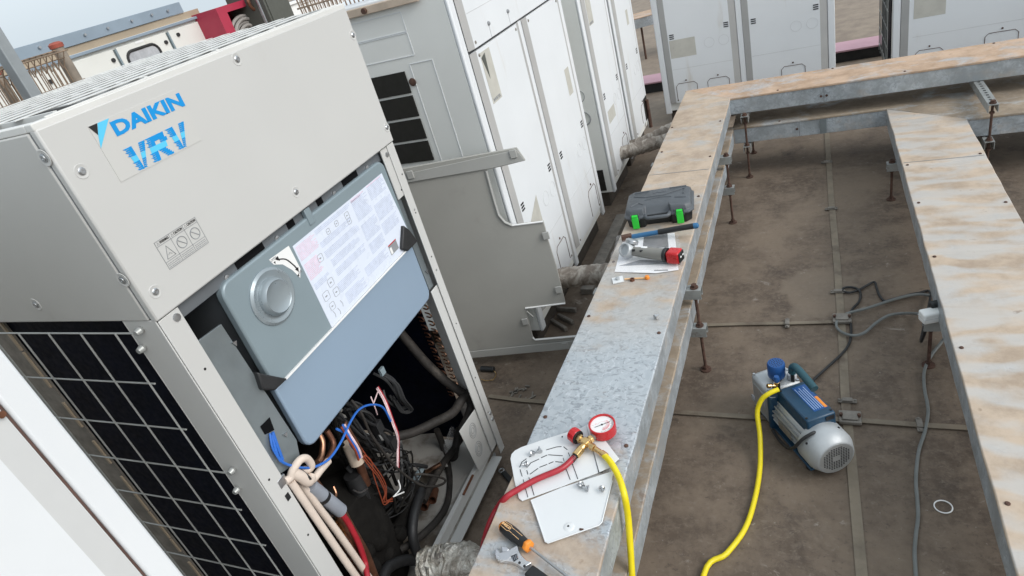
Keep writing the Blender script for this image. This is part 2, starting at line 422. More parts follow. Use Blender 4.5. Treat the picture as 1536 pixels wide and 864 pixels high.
# ------------------------------------------------------------------ cable trays
ZU, ZL = .515, .325
XA, XB = -.773, -.473
def tray(name, label, poly, ztop, depth, topmat, screws, joints=()):
    """covered sheet-metal trunking: body, folded cover, screws"""
    xs=[p[0] for p in poly]; ys=[p[1] for p in poly]
    t = thing(name, label, 'cable tray', (sum(xs)/len(xs), sum(ys)/len(ys), ztop-depth), 0, 'galvanised cable trays')
    jr = random.Random(len(label)*7)
    def dented(pg, amp):
        r_=[]; k_=len(pg)
        for i in range(k_):
            a=Vector(pg[i][:2]); b=Vector(pg[(i+1)%k_][:2]); L_=(b-a).length; q_=max(1,int(L_/.085)); nn=Vector((b.y-a.y,a.x-b.x))/max(L_,1e-6); r_.append(a)
            for j in range(1,q_): r_.append(a+(b-a)*((j+jr.uniform(-.3,.3))/q_)+nn*jr.uniform(-amp,amp))
        return r_
    m = MB(); m.prism([(q.x,q.y,ztop-depth) for q in dented(poly,.0012)], (0,0,depth-.010)); part('body', m, GALVS, t, .002)
    # cover is a little wider than the body and has a folded lip
    c = Vector((sum(xs)/len(xs), sum(ys)/len(ys), 0))
    n = len(poly); out=[]
    area = sum(poly[i][0]*poly[(i+1)%n][1]-poly[(i+1)%n][0]*poly[i][1] for i in range(n)); sg = 1 if area>0 else -1
    for i in range(n):
        a=Vector(poly[i-1]); b=Vector(poly[i]); d=Vector(poly[(i+1)%n])
        e1=(b-a).normalized(); e2=(d-b).normalized(); n1=Vector((e1.y,-e1.x))*sg; n2=Vector((e2.y,-e2.x))*sg
        k=(n1+n2); k = k/ max(k.length_squared/2,.3)
        out.append(b+k*.0042)
    m = MB(); m.prism([(q.x,q.y,ztop-.0135) for q in dented(out,.0017)], (0,0,.0135)); part('cover', m, topmat, t, .003)
    for (x,y) in screws:
        part('screw', MB().lathe([(.0065,0),(.0065,.002),(.004,.0042)], (x,y,ztop), n=8), RUST, t)
    for (p0,p1) in joints:
        a=Vector((*p0,ztop+.0008)); b=Vector((*p1,ztop+.0008)); d=(b-a).normalized(); nn=Vector((-d.y,d.x,0))*.0018
        m=MB(); m.prism([a-nn,b-nn,b+nn,a+nn],(0,0,.0006)); part('seam', m, INKS, t)
    return t
scr = []
for i,y in enumerate([.75,1.25,1.72,2.2,2.75,3.25,3.72]):
    scr += [(XA+.014+.003*(i%2),y+.05*(i%3)),(XB-.016,y-.04*(i%2))]
upL = tray('cable_tray','upper galvanised cable tray running away with the tools lying on it',[(XA,-.9),(XB,-.9),(XB,4.11),(XA,4.41)],ZU,.105,GALV0,scr,[((XA+.004,3.05),(XB-.004,3.05))])
scr = [(-.2,4.128),(.45,4.128),(1.1,4.128),(.1,4.395),(.9,4.395)]
upB = tray('cable_tray','upper tan-dusted tray crossing the back in front of the white units',[(XB,4.1125),(4.2,4.1125),(4.2,4.4125),(XA,4.4125)],ZU,.105,GALV1,scr)
m = MB()
for k,(x,r) in enumerate(((.03,.0),(.06,0))):
    m.cyl((x-.03*0,4.108,.45),(x,4.103,.45),.007,n=8)
part('rivet', m, RUST, upB)
part('joint_line', MB().box(.044,.048,4.1085,4.1095,.412,.500), INKS, upB)
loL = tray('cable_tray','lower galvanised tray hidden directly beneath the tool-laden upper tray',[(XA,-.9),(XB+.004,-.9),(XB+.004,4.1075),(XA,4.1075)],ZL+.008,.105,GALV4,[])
loR = tray('cable_tray','low tray at the right coated in wavy tan and white dust',[(.368,-.9),(.692,-.9),(.692,3.805),(.368,4.0875)],ZL,.108,GALV2,
   [(.384,y) for y in (.9,1.3,1.9,2.45,2.9,3.3)]+[(.676,y) for y in (1.2,1.75,2.3,2.85,3.35)],[((.372,3.33),(.688,3.33))])
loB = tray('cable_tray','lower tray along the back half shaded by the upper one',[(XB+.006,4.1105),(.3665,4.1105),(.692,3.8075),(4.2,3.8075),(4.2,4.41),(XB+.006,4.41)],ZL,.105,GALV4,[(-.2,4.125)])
part('joint_line', MB().box(-.094,-.090,4.1045,4.1055,.222,.312), INKS, loB)
part('rivet', MB().cyl((-.105,4.11,.27),(-.105,4.1,.27),.006,n=8), RUST, loB)
part('bright_patch', MB().box(.02,.055,4.1045,4.1055,.222,.312), GSHEET, loB)

def rod_parts(t, x, y, zs, top):
    part('threaded_rod', MB().cyl((x,y,0),(x,y,top),.0062,n=8), RUST, t)
    part('foot', MB().cyl((x,y,0),(x,y,.006),.022,n=12).cyl((x,y,.006),(x,y,.02),.011,n=6), RUST, t)
    for z in zs:
        m = MB(); m.cyl((x,y,z+.0005),(x,y,z+.005),.016,n=12); m.cyl((x,y,z+.005),(x,y,z+.016),.0115,n=6)
        part('nut', m, RUST, t); part('nut', MB().cyl((x,y,z-.052),(x,y,z-.0425),.0115,n=6), RUST, t)
def strut_x(t, x0, x1, y, z):
    """strut channel along x, open side down, top slotted"""
    m = MB(); w=.0215
    m.box(x0,x1,y-w,y+w,z-.003,z); m.box(x0,x1,y-w,y-w+.003,z-.041,z-.003); m.box(x0,x1,y+w-.003,y+w,z-.041,z-.003)
    m.box(x0,x1,y-w+.003,y-w+.010,z-.041,z-.038); m.box(x0,x1,y+w-.010,y+w-.003,z-.041,z-.038)
    return part('strut', m, GSTRUT, t)
def strut_y(t, y0, y1, x, z):
    m = MB(); w=.0215
    m.box(x-w,x+w,y0,y1,z-.003,z); m.box(x-w,x-w+.003,y0,y1,z-.041,z-.003); m.box(x+w-.003,x+w,y0,y1,z-.041,z-.003)
    o = part('strut', m, GSTRUT, t)
    s = MB(); k = y0+.07
    while k < y1: s.box(x-.006,x+.006,k,k+.014,z+.0003,z+.0008); k += .036
    part('slots', s, INK, o)
    return o
def tray_leg(y, label):
    t = thing('tray_support', label, 'pipe support', (XB,y,0), 0, 'threaded rod supports of the double tray')
    for z in (.408,.226): strut_x(t, -.85, -.418, y, z)
    for x in (-.444,-.82): rod_parts(t, x, y, (.408,.226), .425)
tray_leg(2.155,'rusty rod support of the double tray with two stacked brackets, nearest the pump')
tray_leg(3.46,'rusty rod support of the double tray just beyond the tool case')
tray_leg(.55,'rusty rod support of the double tray near the wrench')
def tray_leg_r(y, label):
    t = thing('tray_support', label, 'pipe support', (.53,y,0), 0, 'threaded rod supports of the low right tray')
    strut_x(t, .325, .745, y, .214)
    for x in (.350,.722): rod_parts(t, x, y, (.214,), .23)
tray_leg_r(2.21,'rod support of the right tray holding the white socket')
tray_leg_r(3.60,'rod support of the right tray near the shaded back corner')
tray_leg_r(.70,'rod support of the right tray closest to the camera')
def tray_leg_b(x, y0, label):
    t = thing('tray_support', label, 'pipe support', (x,4.2,0), 0, 'threaded rod supports of the back trays')
    for z in (.408,.214): strut_y(t, y0, 4.5, x, z)
    for y in (y0+.022,4.47): rod_parts(t, x, y, (.408,.214), .425)
tray_leg_b(-.392,4.05,'back tray support in the corner left of the floor tape')
tray_leg_b(.79,3.735,'back tray support with a perforated bracket reaching over the low tray')

SEAM = mk('rust_brown_seam',(.10,.055,.045),.7,var=.3,scale=20)
PLINTH = mk('dark_dusty_plinth',(.07,.058,.047),.85,var=.2,scale=8)
# ------------------------------------------------------------------ old white outdoor units
def louvre(x, z): return MB().box(x-.017,x+.017,-.0165,-.0152,z+.011,z+.019).box(x-.017,x+.017,-.0165,-.0152,z-.003,z+.005).box(x-.017,x+.017,-.0165,-.0152,z-.017,z-.009)
def circle_line(x, z, r): return MB().tube([(x+r*math.cos(a),-.0152,z+r*math.sin(a)) for a in [2*math.pi*i/24 for i in range(24)]], .0011, n=4, smooth=False, closed=True)
def panel_mesh(x0, x1, z0, z1, bl=.045, br=.045, yf=-.015, yb=-.006):
    m = MB(); v=[]
    f = [(x0+bl,yf,z0),(x1-br,yf,z0),(x1-br,yf,z1),(x0+bl,yf,z1)]
    b = [(x0,yb,z0),(x1,yb,z0),(x1,yb,z1),(x0,yb,z1)]
    A=[m.bm.verts.new(p) for p in f]; B=[m.bm.verts.new(p) for p in b]
    m.bm.faces.new(A); m.bm.faces.new(B[::-1])
    for i in range(4): m.bm.faces.new((A[i],B[i],B[(i+1)%4],A[(i+1)%4]))
    return m
def panel(t, x0, x1, z0, z1, sticker=None, marks=True, name='front_panel', knock=(), circles=True):
    """access panel with bevelled sides; knockouts, vents and faded sticker are its pieces"""
    mb = panel_mesh(x0,x1,z0,z1); bm = mb.bm; bm.normal_update()
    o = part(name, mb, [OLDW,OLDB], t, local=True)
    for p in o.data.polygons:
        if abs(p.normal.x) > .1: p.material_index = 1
    for p in o.data.polygons: p.use_smooth = False
    if marks:
        part('vent_slits', louvre(x0+.075,.70), INK, o, local=True); part('vent_slits', louvre(x1-.07,.715), INK, o, local=True)
        if circles:
            for cx in (x1-.20,x1-.095): part('knockout_ring', circle_line(cx,.612,.036), INKF, o, local=True)
        cr = MB(); cr.box(x0+.05,x1-.05,-.0156,-.0151,.452,.4545); part('crease', cr, INKF, o, local=True)
    for (kx,w,h) in knock:
        zb = z0+.02
        pts = [(kx-w/2,-.0155,zb),(kx-w/2,-.0155,zb+h-.02),(kx-w/2+.02,-.0155,zb+h),(kx+w/2-.02,-.0155,zb+h),(kx+w/2,-.0155,zb+h-.02),(kx+w/2,-.0155,zb)]
        part('knockout_slot', MB().tube(pts,.002,n=5,smooth=False).cyl((kx,-.015,zb+h+.02),(kx,-.019,zb+h+.02),.006,n=8), RUST, o, local=True)
    panel_screws(o,x0,x1,z0,z1)
    if sticker:
        sx0,sx1,sz0,sz1 = sticker
        part('faded_sticker', MB().box(sx0,sx1,-.0158,-.0153,sz0,sz1), FADED, o, local=True)
    return o
def unit_shell(t, W, z0=.105, H=1.55, dep=.765, guard=True):
    """carcass, corner posts, base rails and top of an outdoor unit; front looks local -y"""
    z1 = z0+H
    part('carcass', MB().box(.012,W-.012,.0105,dep-.01,z0+.02,z1-.02), OLDS, t, local=True)
    for s in (0,1):
        m = MB(); a,b = (0,.047) if s==0 else (W-.047,W)
        m.box(a,b,-.006,.010,z0,z1-.012); part('corner_post', m, OLDW, t, .006, local=True)
    for (a,b) in ((.002,.010),(W-.010,W-.002)):
        part('side_panel', MB().box(a,b,.011,dep-.012,z0+.004,z1-.012), OLDS, t, .002, local=True)
    part('base_rail', MB().box(.03,W-.03,.05,.11,0,z0-.002), PLINTH, t, .003, local=True)
    part('base_rail', MB().box(.03,W-.03,dep-.11,dep-.05,0,z0-.002), PLINTH, t, .003, local=True)
    part('top_cover', MB().box(-.004,W+.004,-.012,dep,z1-.011,z1+.006), OLDW, t, .004, local=True)
    if not guard: return t
    m = MB(); n = int((W-.16)/.03)
    for i in range(n):
        x=.08+i*.03; m.box(x,x+.008,.06,dep-.06,z1+.0065,z1+.022)
    part('fan_guard', m, OLDW, t, local=True)
    return t
def panel_screws(o, x0, x1, z0, z1):
    for (x,z) in ((x0+.062,z0+.02),(x1-.062,z0+.02),(x0+.062,z1-.02),(x1-.062,z1-.02)):
        part('screw', MB().lathe([(.0065,0),(.0065,.002),(.003,.004)],(x,-.0150,z),(0,-1,0),n=8), LEAD, o, local=True)
def top_panel(t, x0, x1, z0, z1):
    o = panel(t,x0,x1,z0,z1,None,False,'upper_front_panel')
    m = MB()
    for x in (x0+.22,x0+.44,x1-.22): m.lathe([(.009,0),(.009,.004),(.005,.008)],(x,-.0150,z0+.055),(0,-1,0),n=8); m.box(x-.001,x+.001,-.0156,-.0152,z0,z0+.05)
    part('screw', m, INKS, o, local=True)
    part('crease', MB().box(x0+.05,x1-.05,-.0156,-.0151,z0+.127,z0+.1295), INKF, o, local=True)
    return o
W2 = 1.24
def wide_unit(label, loc, rz, faded=True):
    t = thing('outdoor_unit', label, 'outdoor unit', loc, rz, 'old white outdoor units')
    unit_shell(t, W2, guard=faded)
    top_panel(t,.049,W2-.049,1.40,1.64)
    part('drip_gap', MB().box(.049,W2-.049,-.005,.010,1.3915,1.3985), INK, t, local=True)
    part('middle_post', MB().box(.594,.634,-.006,.010,.105,1.39), OLDW, t, .004, local=True)
    return t
# --- the wide unit next in the row
u2 = wide_unit('wide white two-panel unit with four dark slots in its grey side wall',(-1.2,2.28,0),R(90),False)
m = MB()
for i in range(33): m.tube([(.10,.06+.0205*i,1.664),(.085,.06+.0205*i,1.86)],.0032,5,False)
for z in (1.70,1.78,1.85): m.tube([(.098-(z-1.664)*.08,.05,z),(.098-(z-1.664)*.08,.73,z)],.0035,5,False)
part('rusty_fan_cage', m, RUSTB, u2, local=True)
pa = panel(u2,.049,.592,.19,1.39,(.118,.215,1.17,1.375),True,'front_panel',((.43,.15,.14),))
part('dark_triangle', MB().prism([(.122,-.0160,1.355),(.162,-.0160,1.368),(.152,-.0160,1.265)],(0,-.0004,0)), OLIVE, pa, local=True)
text('lettering','INVERTER',.017,INKS,FY(.166,-.0160,1.182),pa,.0006,local=True)
pts=[(.135,-.0158,.50),(.29,-.0158,.545),(.29,-.0158,.68),(.135,-.0158,.59)]
part('faded_sticker', MB().prism(pts,(0,-.0004,0)), FADED, pa, local=True)
pb = panel(u2,.636,1.191,.19,1.39,(1.03,1.10,.905,1.045),True,'front_panel',((1.05,.15,.15),))
# side wall features: local -x side, depth along local y
m = MB()
for i in range(4):
    zt = 1.388-.0965*i; m.box(-.0035,.004,.268,.56,zt-.086,zt)
part('vent_slots', m, DARKG, u2, local=True)
m = MB()
def groove(y0,y1,z0,z1):
    for a in (z0,z1): m.box(-.0003,.003,y0,y1,a-.0013,a+.0013)
    for a in (y0,y1): m.box(-.0003,.003,a-.0013,a+.0013,z0+.002,z1-.002)
groove(.20,.60,1.53,1.60); groove(.20,.60,1.44,1.525); groove(.13,.235,1.0,1.41)
part('pressed_panel_line', m, OLDW, u2, local=True)
part('screw', MB().lathe([(.016,0),(.016,.004),(.011,.006)],(-.000,.246,1.342),(-1,0,0),n=10), RUST, u2, local=True)
part('stained_top_edge', MB().box(-.022,-.0045,.10,.75,1.622,1.652), WOODY, u2, .003, local=True)
part('bolt', MB().cyl((-.022,.335,1.637),(-.034,.335,1.637),.011,n=8), RUST, u2, local=True)
# --- two narrow units
def narrow(label, y, W, sticker, side=True):
    t = thing('outdoor_unit', label, 'outdoor unit', (-1.2,y,0), R(90), 'old white outdoor units')
    unit_shell(t, W); top_panel(t,.049,W-.049,1.40,1.64)
    p = panel(t,.049,W-.049,.19,1.39,sticker,True,'front_panel',((W-.2,.14,.13),))
    return t,p
u3,p3 = narrow('narrow white unit with a grey side wall marked by a round knockout',3.80,.60,(.13,.30,.52,.60))
part('faded_sticker', MB().box(.10,.2,-.0158,-.0153,1.13,1.375), FADED, p3, local=True)
text('lettering','INVERTER',.017,INKS,FY(.15,-.0160,1.14),p3,.0006,local=True)
ring = MB().tube([(-.002,.10+.042*math.cos(a),.62+.042*math.sin(a)) for a in [2*math.pi*i/24 for i in range(24)]], .004, n=5, smooth=False, closed=True)
part('knockout_ring', ring, INKS, u3, local=True)
ring = MB().tube([(.0006,.105+.036*math.cos(a),.76+.036*math.sin(a)) for a in [2*math.pi*i/24 for i in range(24)]], .002, n=5, smooth=False, closed=True)
part('knockout_ring', ring, INKS, u3, local=True)
part('base_opening', MB().box(-.003,.005,.05,.15,.125,.27), DARKG, u3, local=True)
u4,p4 = narrow('narrowest white unit, last in the row, with a dark opening at its foot',4.455,.60,(.34,.40,.93,1.03))
part('pipe_opening', MB().box(.43,.55,-.0165,-.0155,.195,.36), DARKG, p4, local=True)
part('pipe_stub', MB().cyl((.49,-.03,.12),(.49,-.03,.34),.014,n=10), RUST, p4, local=True)
# --- the unit facing us across the back tray
u5 = wide_unit('white two-panel unit standing across the back behind the tray corner',(-1.10,5.25,0),0)
panel(u5,.049,.592,.19,1.39,(.10,.292,.54,.675),True,'front_panel',((.19,.16,.13),(.43,.16,.13)))
panel(u5,.636,1.191,.19,1.39,None,True,'front_panel',((.96,.16,.13),))
u6 = thing('outdoor_unit','white unit at the far right with a caged coil on its side','outdoor unit',(.49,5.25,0),0,'old white outdoor units')
unit_shell(u6,1.24); top_panel(u6,.049,1.191,1.40,1.64)
p6 = panel(u6,.049,1.191,.19,1.39,(.12,.30,.515,.72),False,'front_panel',((.22,.16,.09),(.62,.18,.13)))
part('crease', MB().box(.12,1.1,-.0156,-.0151,.395,.3975), INKF, p6, local=True)
part('coil', MB().box(-.004,.006,.08,.72,.16,1.6), FIN, u6, local=True)
m = MB()
for k in range(12): z=.2+.125*k; m.tube([(-.022,.06,z),(-.022,.74,z)],.003,n=5)
for k in range(7): y=.08+.105*k; m.tube([(-.022,y,.15),(-.022,y,1.62)],.003,n=5)
part('wire_guard', m, WIRE, u6, local=True)
# --- the corner of the unit nearest the camera at the left edge
u0 = thing('outdoor_unit','white unit corner cut by the lower left edge of the picture, with a rust-brown seam','outdoor unit',(-1.145,-.80,0),R(90),'old white outdoor units')
unit_shell(u0,1.236,.045,1.66); top_panel(u0,.049,1.182,1.56,1.69)
pu0 = panel(u0,.049,1.182,.10,1.55,None,False,'front_panel'); pu0.data.materials[1] = mk('pale_grey_bevel',(.60,.605,.60),.5,var=.02)
part('rust_spot', MB().cyl((-1.129,0.3762,1.363),(-1.1285,)+(-1.129,0.3762,1.363)[1:],.006,n=12), COPPERD, u0)
part('rusty_seam', MB().box(1.1835,1.1872,-.003,.02,.06,1.69), SEAM, u0, local=True)
part('smudge', MB().prism([(1.205,-.0008,.80),(1.218,-.0008,.82),(1.213,-.0008,.775),(1.222,-.0008,.74),(1.21,-.0008,.735)],(0,-.0004,0)), INKF, u0, local=True)

# kerb behind the back units, plinth rail along the row
kb_ = thing('kerb','low mauve-pink kerb with its shaded side painted dark on the roof behind the back units','kerb',(0,6.4,0))
part('slab', MB().box(-6,6,6.27,6.56,.091,.106), MAUVE, kb_, .003); part('shade_face', MB().box(-6,6,6.30,6.54,0,.090), RUB, kb_)  # black block under the slab paints the kerb's shaded side
m = MB(); m.box(-1.16,-1.09,2.75,3.62,0,.035); solo('steel_rail', m, LEAD, 'flat dusty rail lying on the floor at the foot of the wide white unit', 'metal rail', None, .004)
# tray glimpsed far behind the row
far = thing('cable_tray','distant pale tray on legs glimpsed between the last row unit and the back unit','cable tray',(-1.6,7.6,0),0,'galvanised cable trays')
rt = Matrix.Rotation(R(18),3,'Z')
part('body', MB().obox((-1.9,7.7,.42),(1.0,.16,.05),rt), GALVS, far, .003); part('cover', MB().obox((-1.9,7.7,.475),(1.01,.165,.004),rt), GALV1, far)
for sx in (-.3,.35): part('leg', MB().cyl((-1.45+sx,7.78+sx*.3,0),(-1.45+sx,7.78+sx*.3,.37),.012,n=8), RUST, far)

# ------------------------------------------------------------------ wrapped pipes
def wrapped(name, pts, r, mat, label):
    m = MB(); m.tube(pts, r, 14, sub=14)
    rnd = random.Random(len(label))
    for v in m.bm.verts:
        k = 1+.0; v.co += Vector((rnd.uniform(-1,1),rnd.uniform(-1,1),rnd.uniform(-1,1)))*r*.10
    return solo(name, m, mat, label, 'pipe', 'wrapped refrigerant pipes', angle=55)
wrapped('wrapped_pipe', [(-1.30,2.50,.25),(-1.15,2.52,.25),(-.95,2.53,.26),(-.70,2.54,.27)], .050, WRAP, 'dirty white wrapped pipe entering the tray beside the leaning panel')
wrapped('wrapped_pipe', [(-1.32,4.03,.26),(-1.15,4.07,.27),(-.95,4.12,.29),(-.72,4.2,.30)], .043, WRAP, 'wrapped pipe leaving the foot of the narrow unit towards the tray corner')
wrapped('wrapped_pipe', [(-1.25,4.32,.20),(-1.1,4.36,.22),(-.90,4.42,.27),(-.70,4.5,.30)], .040, WRAP, 'pale wrapped pipe lying behind the other one at the tray corner')
wrapped('wrapped_pipe', [(-.845,3.95,.20),(-.825,4.15,.26),(-.80,4.4,.32),(-.72,4.62,.34)], .045, WRAP, 'wrapped pipe hugging the far left edge of the upper tray')
wrapped('foil_pipe', [(-1.043,0.8858,0.29),(-0.9908,0.9009,0.3),(-0.9162,0.9113,0.31)]+[(-.74,.90,.31)], .060, FOIL, 'crumpled foil-wrapped pipe between the open unit and the near tray')
# ------------------------------------------------------------------ the opened unit
X0, Y0, Y1, Z0, Z1 = -1.145, .672, 1.602, .045, 1.711
mu = thing('outdoor_unit','new ivory air conditioning unit opened at the front with wiring and black pipes exposed','outdoor unit',(-1.53,1.137,0))
fp = part('front_panel', MB().box(X0-.018,X0,Y0,Y1,1.322,1.707), IVORY, mu, .004)
sp = part('side_panel', MB().box(-1.905,-1.166,Y0-.002,Y0+.014,1.326,1.703), IVORY_S, mu, .003)
part('corner_trim', MB().box(-1.166,-1.1635,Y0+.001,Y0+.03,1.33,1.70), INKS, mu)
def dimple(o, c, ax, s=.85, k=.6):
    """pressed recess with its screw"""
    ax = Vector(ax); u = Vector((0,0,1)); v = ax.cross(u)
    c = Vector(c)
    m = MB(); m.lathe([(.0160*s,0),(.0150*s,.0009),(.0125*s,.0007),(.0115*s,.0003)], c, ax, n=20); bmx = Matrix.Diagonal((1,1,1.15))
    d = part('screw_recess', m, IVORY, o)
    m = MB(); m.lathe([(.0085*s,.0004),(.0085*s,.0014),(.0062*s,.0045*k),(.0055*s,.0075*k),(.0026*s,.0075*k),(.002*s,.006*k)], c, ax, n=12)
    part('screw', m, STEEL, d)
for (y,z) in ((.704,1.620),(.701,1.373),(1.145,1.370),(1.590,1.368),(1.590,1.634)): dimple(fp,(X0,y,z),(1,0,0))
dimple(fp,(X0,1.151,1.689),(1,0,0),.9)
for q in ((-1.163,0.67,1.42),(-1.487,0.67,1.372),(-1.161,0.67,1.661)): dimple(sp,(q[0],Y0-.002,q[2]),(0,-1,0),.95,.4)
# maker's marks
sk = part('logo_sticker', MB().box(X0-.0004,X0+.0009,.757,.963,1.575,1.681), STK, fp)
part('emblem', MB().prism([(X0+.0012,.757,1.680),(X0+.0012,.7755,1.680),(X0+.0012,.7655,1.662)],(.0004,0,0)), INK, sk)
part('emblem', MB().prism([(X0+.0012,.7765,1.680),(X0+.0012,.8005,1.680),(X0+.0012,.7555,1.6405),(X0+.0012,.7595,1.650)][:2]+[(X0+.0012,.7565,1.6400),(X0+.0012,.7650,1.6605)],(.0004,0,0)), BRANDC, sk)
def fit_text(name, s, mat, y0, y1, z0, z1, x, parent, bold=0.0, shear=0.0):
    o = text(name, s, 1.0, mat, Matrix.Identity(4), parent, bold, shear, local=True)
    vs = o.data.vertices; xs=[v.co.x for v in vs]; ys=[v.co.y for v in vs]
    a,b,c,d = min(xs),max(xs),min(ys),max(ys); inv = WM[parent.name].inverted()
    for v in vs:
        v.co = inv @ Vector((x + (0.0004 if v.co.z>0 else 0), y0+(v.co.x-a)/(b-a)*(y1-y0), z0+(v.co.y-c)/(d-c)*(z1-z0)))
    return o
fit_text('lettering','DAIKIN',BRAND,.797,.966,1.647,1.6735,X0+.0012,sk,.042)
def stripe_letter(kind, y, w, mats):
    """slanted letter built from stripes: dark combed top and foot, pale band through the middle"""
    rows = 13; zt, zb = 1.6225, 1.5775; dark = MB(); pale = MB()
    for i in range(rows):
        t0, t1 = i/rows, (i+1)/rows; tm=(t0+t1)/2; mid = 4.5 <= i <= 7.5
        if kind == 'V':
            iv = [(.34*tm,.34+.22*tm),(.70-.14*tm,1.02-.34*tm)]
            if iv[0][1] > iv[1][0]: iv=[(iv[0][0],iv[1][1])]
        else:
            if tm<.2: iv=[(.02,.90)]
            elif tm<.40: iv=[(.02,.36),(.62,1.0)]
            elif tm<.58: iv=[(.02,.90)]
            else: iv=[(.02,.36),(.36+.40*(tm-.58)/.42,.72+.40*(tm-.58)/.42)]
        gap = 0 if mid else .22
        z0 = zt+(zb-zt)*t0; z1 = zt+(zb-zt)*(t1-gap/rows)
        for k,(a,b) in enumerate(iv):
            sl = lambda z: (z-zb)*.18
            n = 0 if mid or k>0 or i%2 else -.10
            pts = [(X0+.0012,y+(a+n)*w+sl(z0),z0),(X0+.0012,y+b*w+sl(z0),z0),(X0+.0012,y+b*w+sl(z1),z1),(X0+.0012,y+(a)*w+sl(z1),z1)]
            (pale if mid else dark).prism(pts,(.0004,0,0))
            if not mid:
                z2 = zt+(zb-zt)*t1
                q=[(X0+.0012,y+(a+.16)*w+sl(z1),z1-.00005),(X0+.0012,y+b*w+sl(z1),z1-.00005),(X0+.0012,y+b*w+sl(z2),z2),(X0+.0012,y+(a+.16)*w+sl(z2),z2)]
                dark.prism(q,(.00035,0,0))
    part('lettering', dark, BRAND, sk); part('lettering', pale, BRANDC, sk)
for k, ch in enumerate('VRV'): stripe_letter(ch, .788+.0505*k, .046, None)
# warning sticker with three boxes
wl = part('warning_label', MB().box(X0-.0004,X0+.0006,.750,.858,1.392,1.451), PALE, fp); wl.data.materials[0] = IVORY
m = MB(); xx=(X0+.0008,X0+.0012)
for y in (.750,.7855,.8215,.857): m.box(*xx,y,y+.0009,1.392,1.4515)
for z in (1.392,1.4065,1.4405,1.4506): m.box(*xx,.751,.857,z,z+.0009)
part('ruled_frame', m, INKS, wl)
for k,s in enumerate(('WARNING','CAUTION','CAUTION')):
    yc=.750+.036*k
    fit_text('lettering',s,INK,yc+.0105,yc+.033,1.4437,1.4492,X0+.0009,wl,.02)
    m=MB(); xs=X0+.0011
    m.tube([(xs,yc+.0035,1.4435),(xs,yc+.0085,1.4435),(xs,yc+.006,1.4490)],.0004,4,False,closed=True)
    if k==0: m.tube([(xs,yc+.008,1.411),(xs,yc+.029,1.411),(xs,yc+.0185,1.435)],.0009,4,False,closed=True); m.tube([(xs,yc+.014,1.417),(xs,yc+.018,1.42),(xs,yc+.023,1.416)],.0006,4,False)
    else:
        m.tube([(xs,yc+.018+.0115*math.cos(a),1.4235+.0115*math.sin(a)) for a in [i*math.pi/10 for i in range(20)]],.0009,4,False,closed=True)
        m.tube([(xs,yc+.010,1.4315),(xs,yc+.026,1.4155)],.0009,4,False)
    rr=random.Random(k)
    for r in range(3):
        z=1.3945+.0036*r; a=yc+.003
        while a<yc+.032: b=min(a+rr.uniform(.002,.006),yc+.033); m.box(xs-.0002,xs,a,b,z,z+.0014); a=b+.0013
    part('pictogram', m, INKS, wl)
# posts and frame
def lpost(m, ys, yin):
    m.box(X0-.006,X0-.003,ys,yin,Z0+.01,1.321) if yin>ys else m.box(X0-.006,X0-.003,yin,ys,Z0+.01,1.321)
m = MB(); m.box(-1.152,-1.148,Y0+.003,.726,Z0,1.3205); m.box(-1.246,-1.152,Y0+.0005,Y0+.004,Z0,1.3255); m.box(-1.250,-1.246,Y0+.0005,Y0+.03,Z0,1.3255)
lp = part('corner_post', m, IVORY, mu, .003)
for (y,z) in ((.752,.983),(.694,.864),(.705,1.18),(.703,.66)):
    if y<.726: part('hole', MB().cyl((-1.1482,y,z),(-1.1475,y,z),.003,n=10), INK, lp)
part('screw', MB().lathe([(.009,0),(.008,.003),(.003,.0035)],(-1.148,.712,1.305),(1,0,0),n=12), STEEL, lp)
m = MB(); m.box(-1.152,-1.148,1.562,1.598,Z0,1.3205); m.box(-1.158,-1.1525,1.530,1.578,1.16,1.3195); m.box(-1.160,-1.155,1.522,1.575,Z0+.05,.83); m.box(-1.25,-1.152,1.598,1.6015,Z0,1.3205)
rp = part('corner_post', m, IVORY, mu, .002)
for (y,z) in ((1.585,1.22),(1.582,1.09),(1.58,.93),(1.58,.66),(1.575,.42),(1.575,.25),(1.56,1.18)): part('hole', MB().cyl((-1.1482 if y>1.562 else -1.1525,y,z),(-1.1474 if y>1.562 else -1.1518,y,z),.0028,n=10), INK, rp)
part('screw', MB().lathe([(.008,0),(.007,.003),(.003,.0035)],(-1.1525,1.553,1.298),(1,0,0),n=12), STEEL, rp)
for z in (.235,.205): part('screw', MB().lathe([(.007,0),(.006,.003),(.003,.0035)],(-1.148,1.585,z),(1,0,0),n=12), STEEL, rp)
part('rear_post', MB().box(-1.905,-1.86,Y0,Y0+.04,Z0,1.325), IVORY_S, mu); part('rear_post', MB().box(-1.905,-1.86,Y1-.04,Y1,Z0,1.325), IVORY_S, mu)
part('side_panel', MB().box(-1.905,-1.166,Y1-.014,Y1,1.326,1.703), IVORY_S, mu, .003)
part('rear_panel', MB().box(-1.910,-1.900,Y0,Y1,1.326,1.703), IVORY_S, mu)
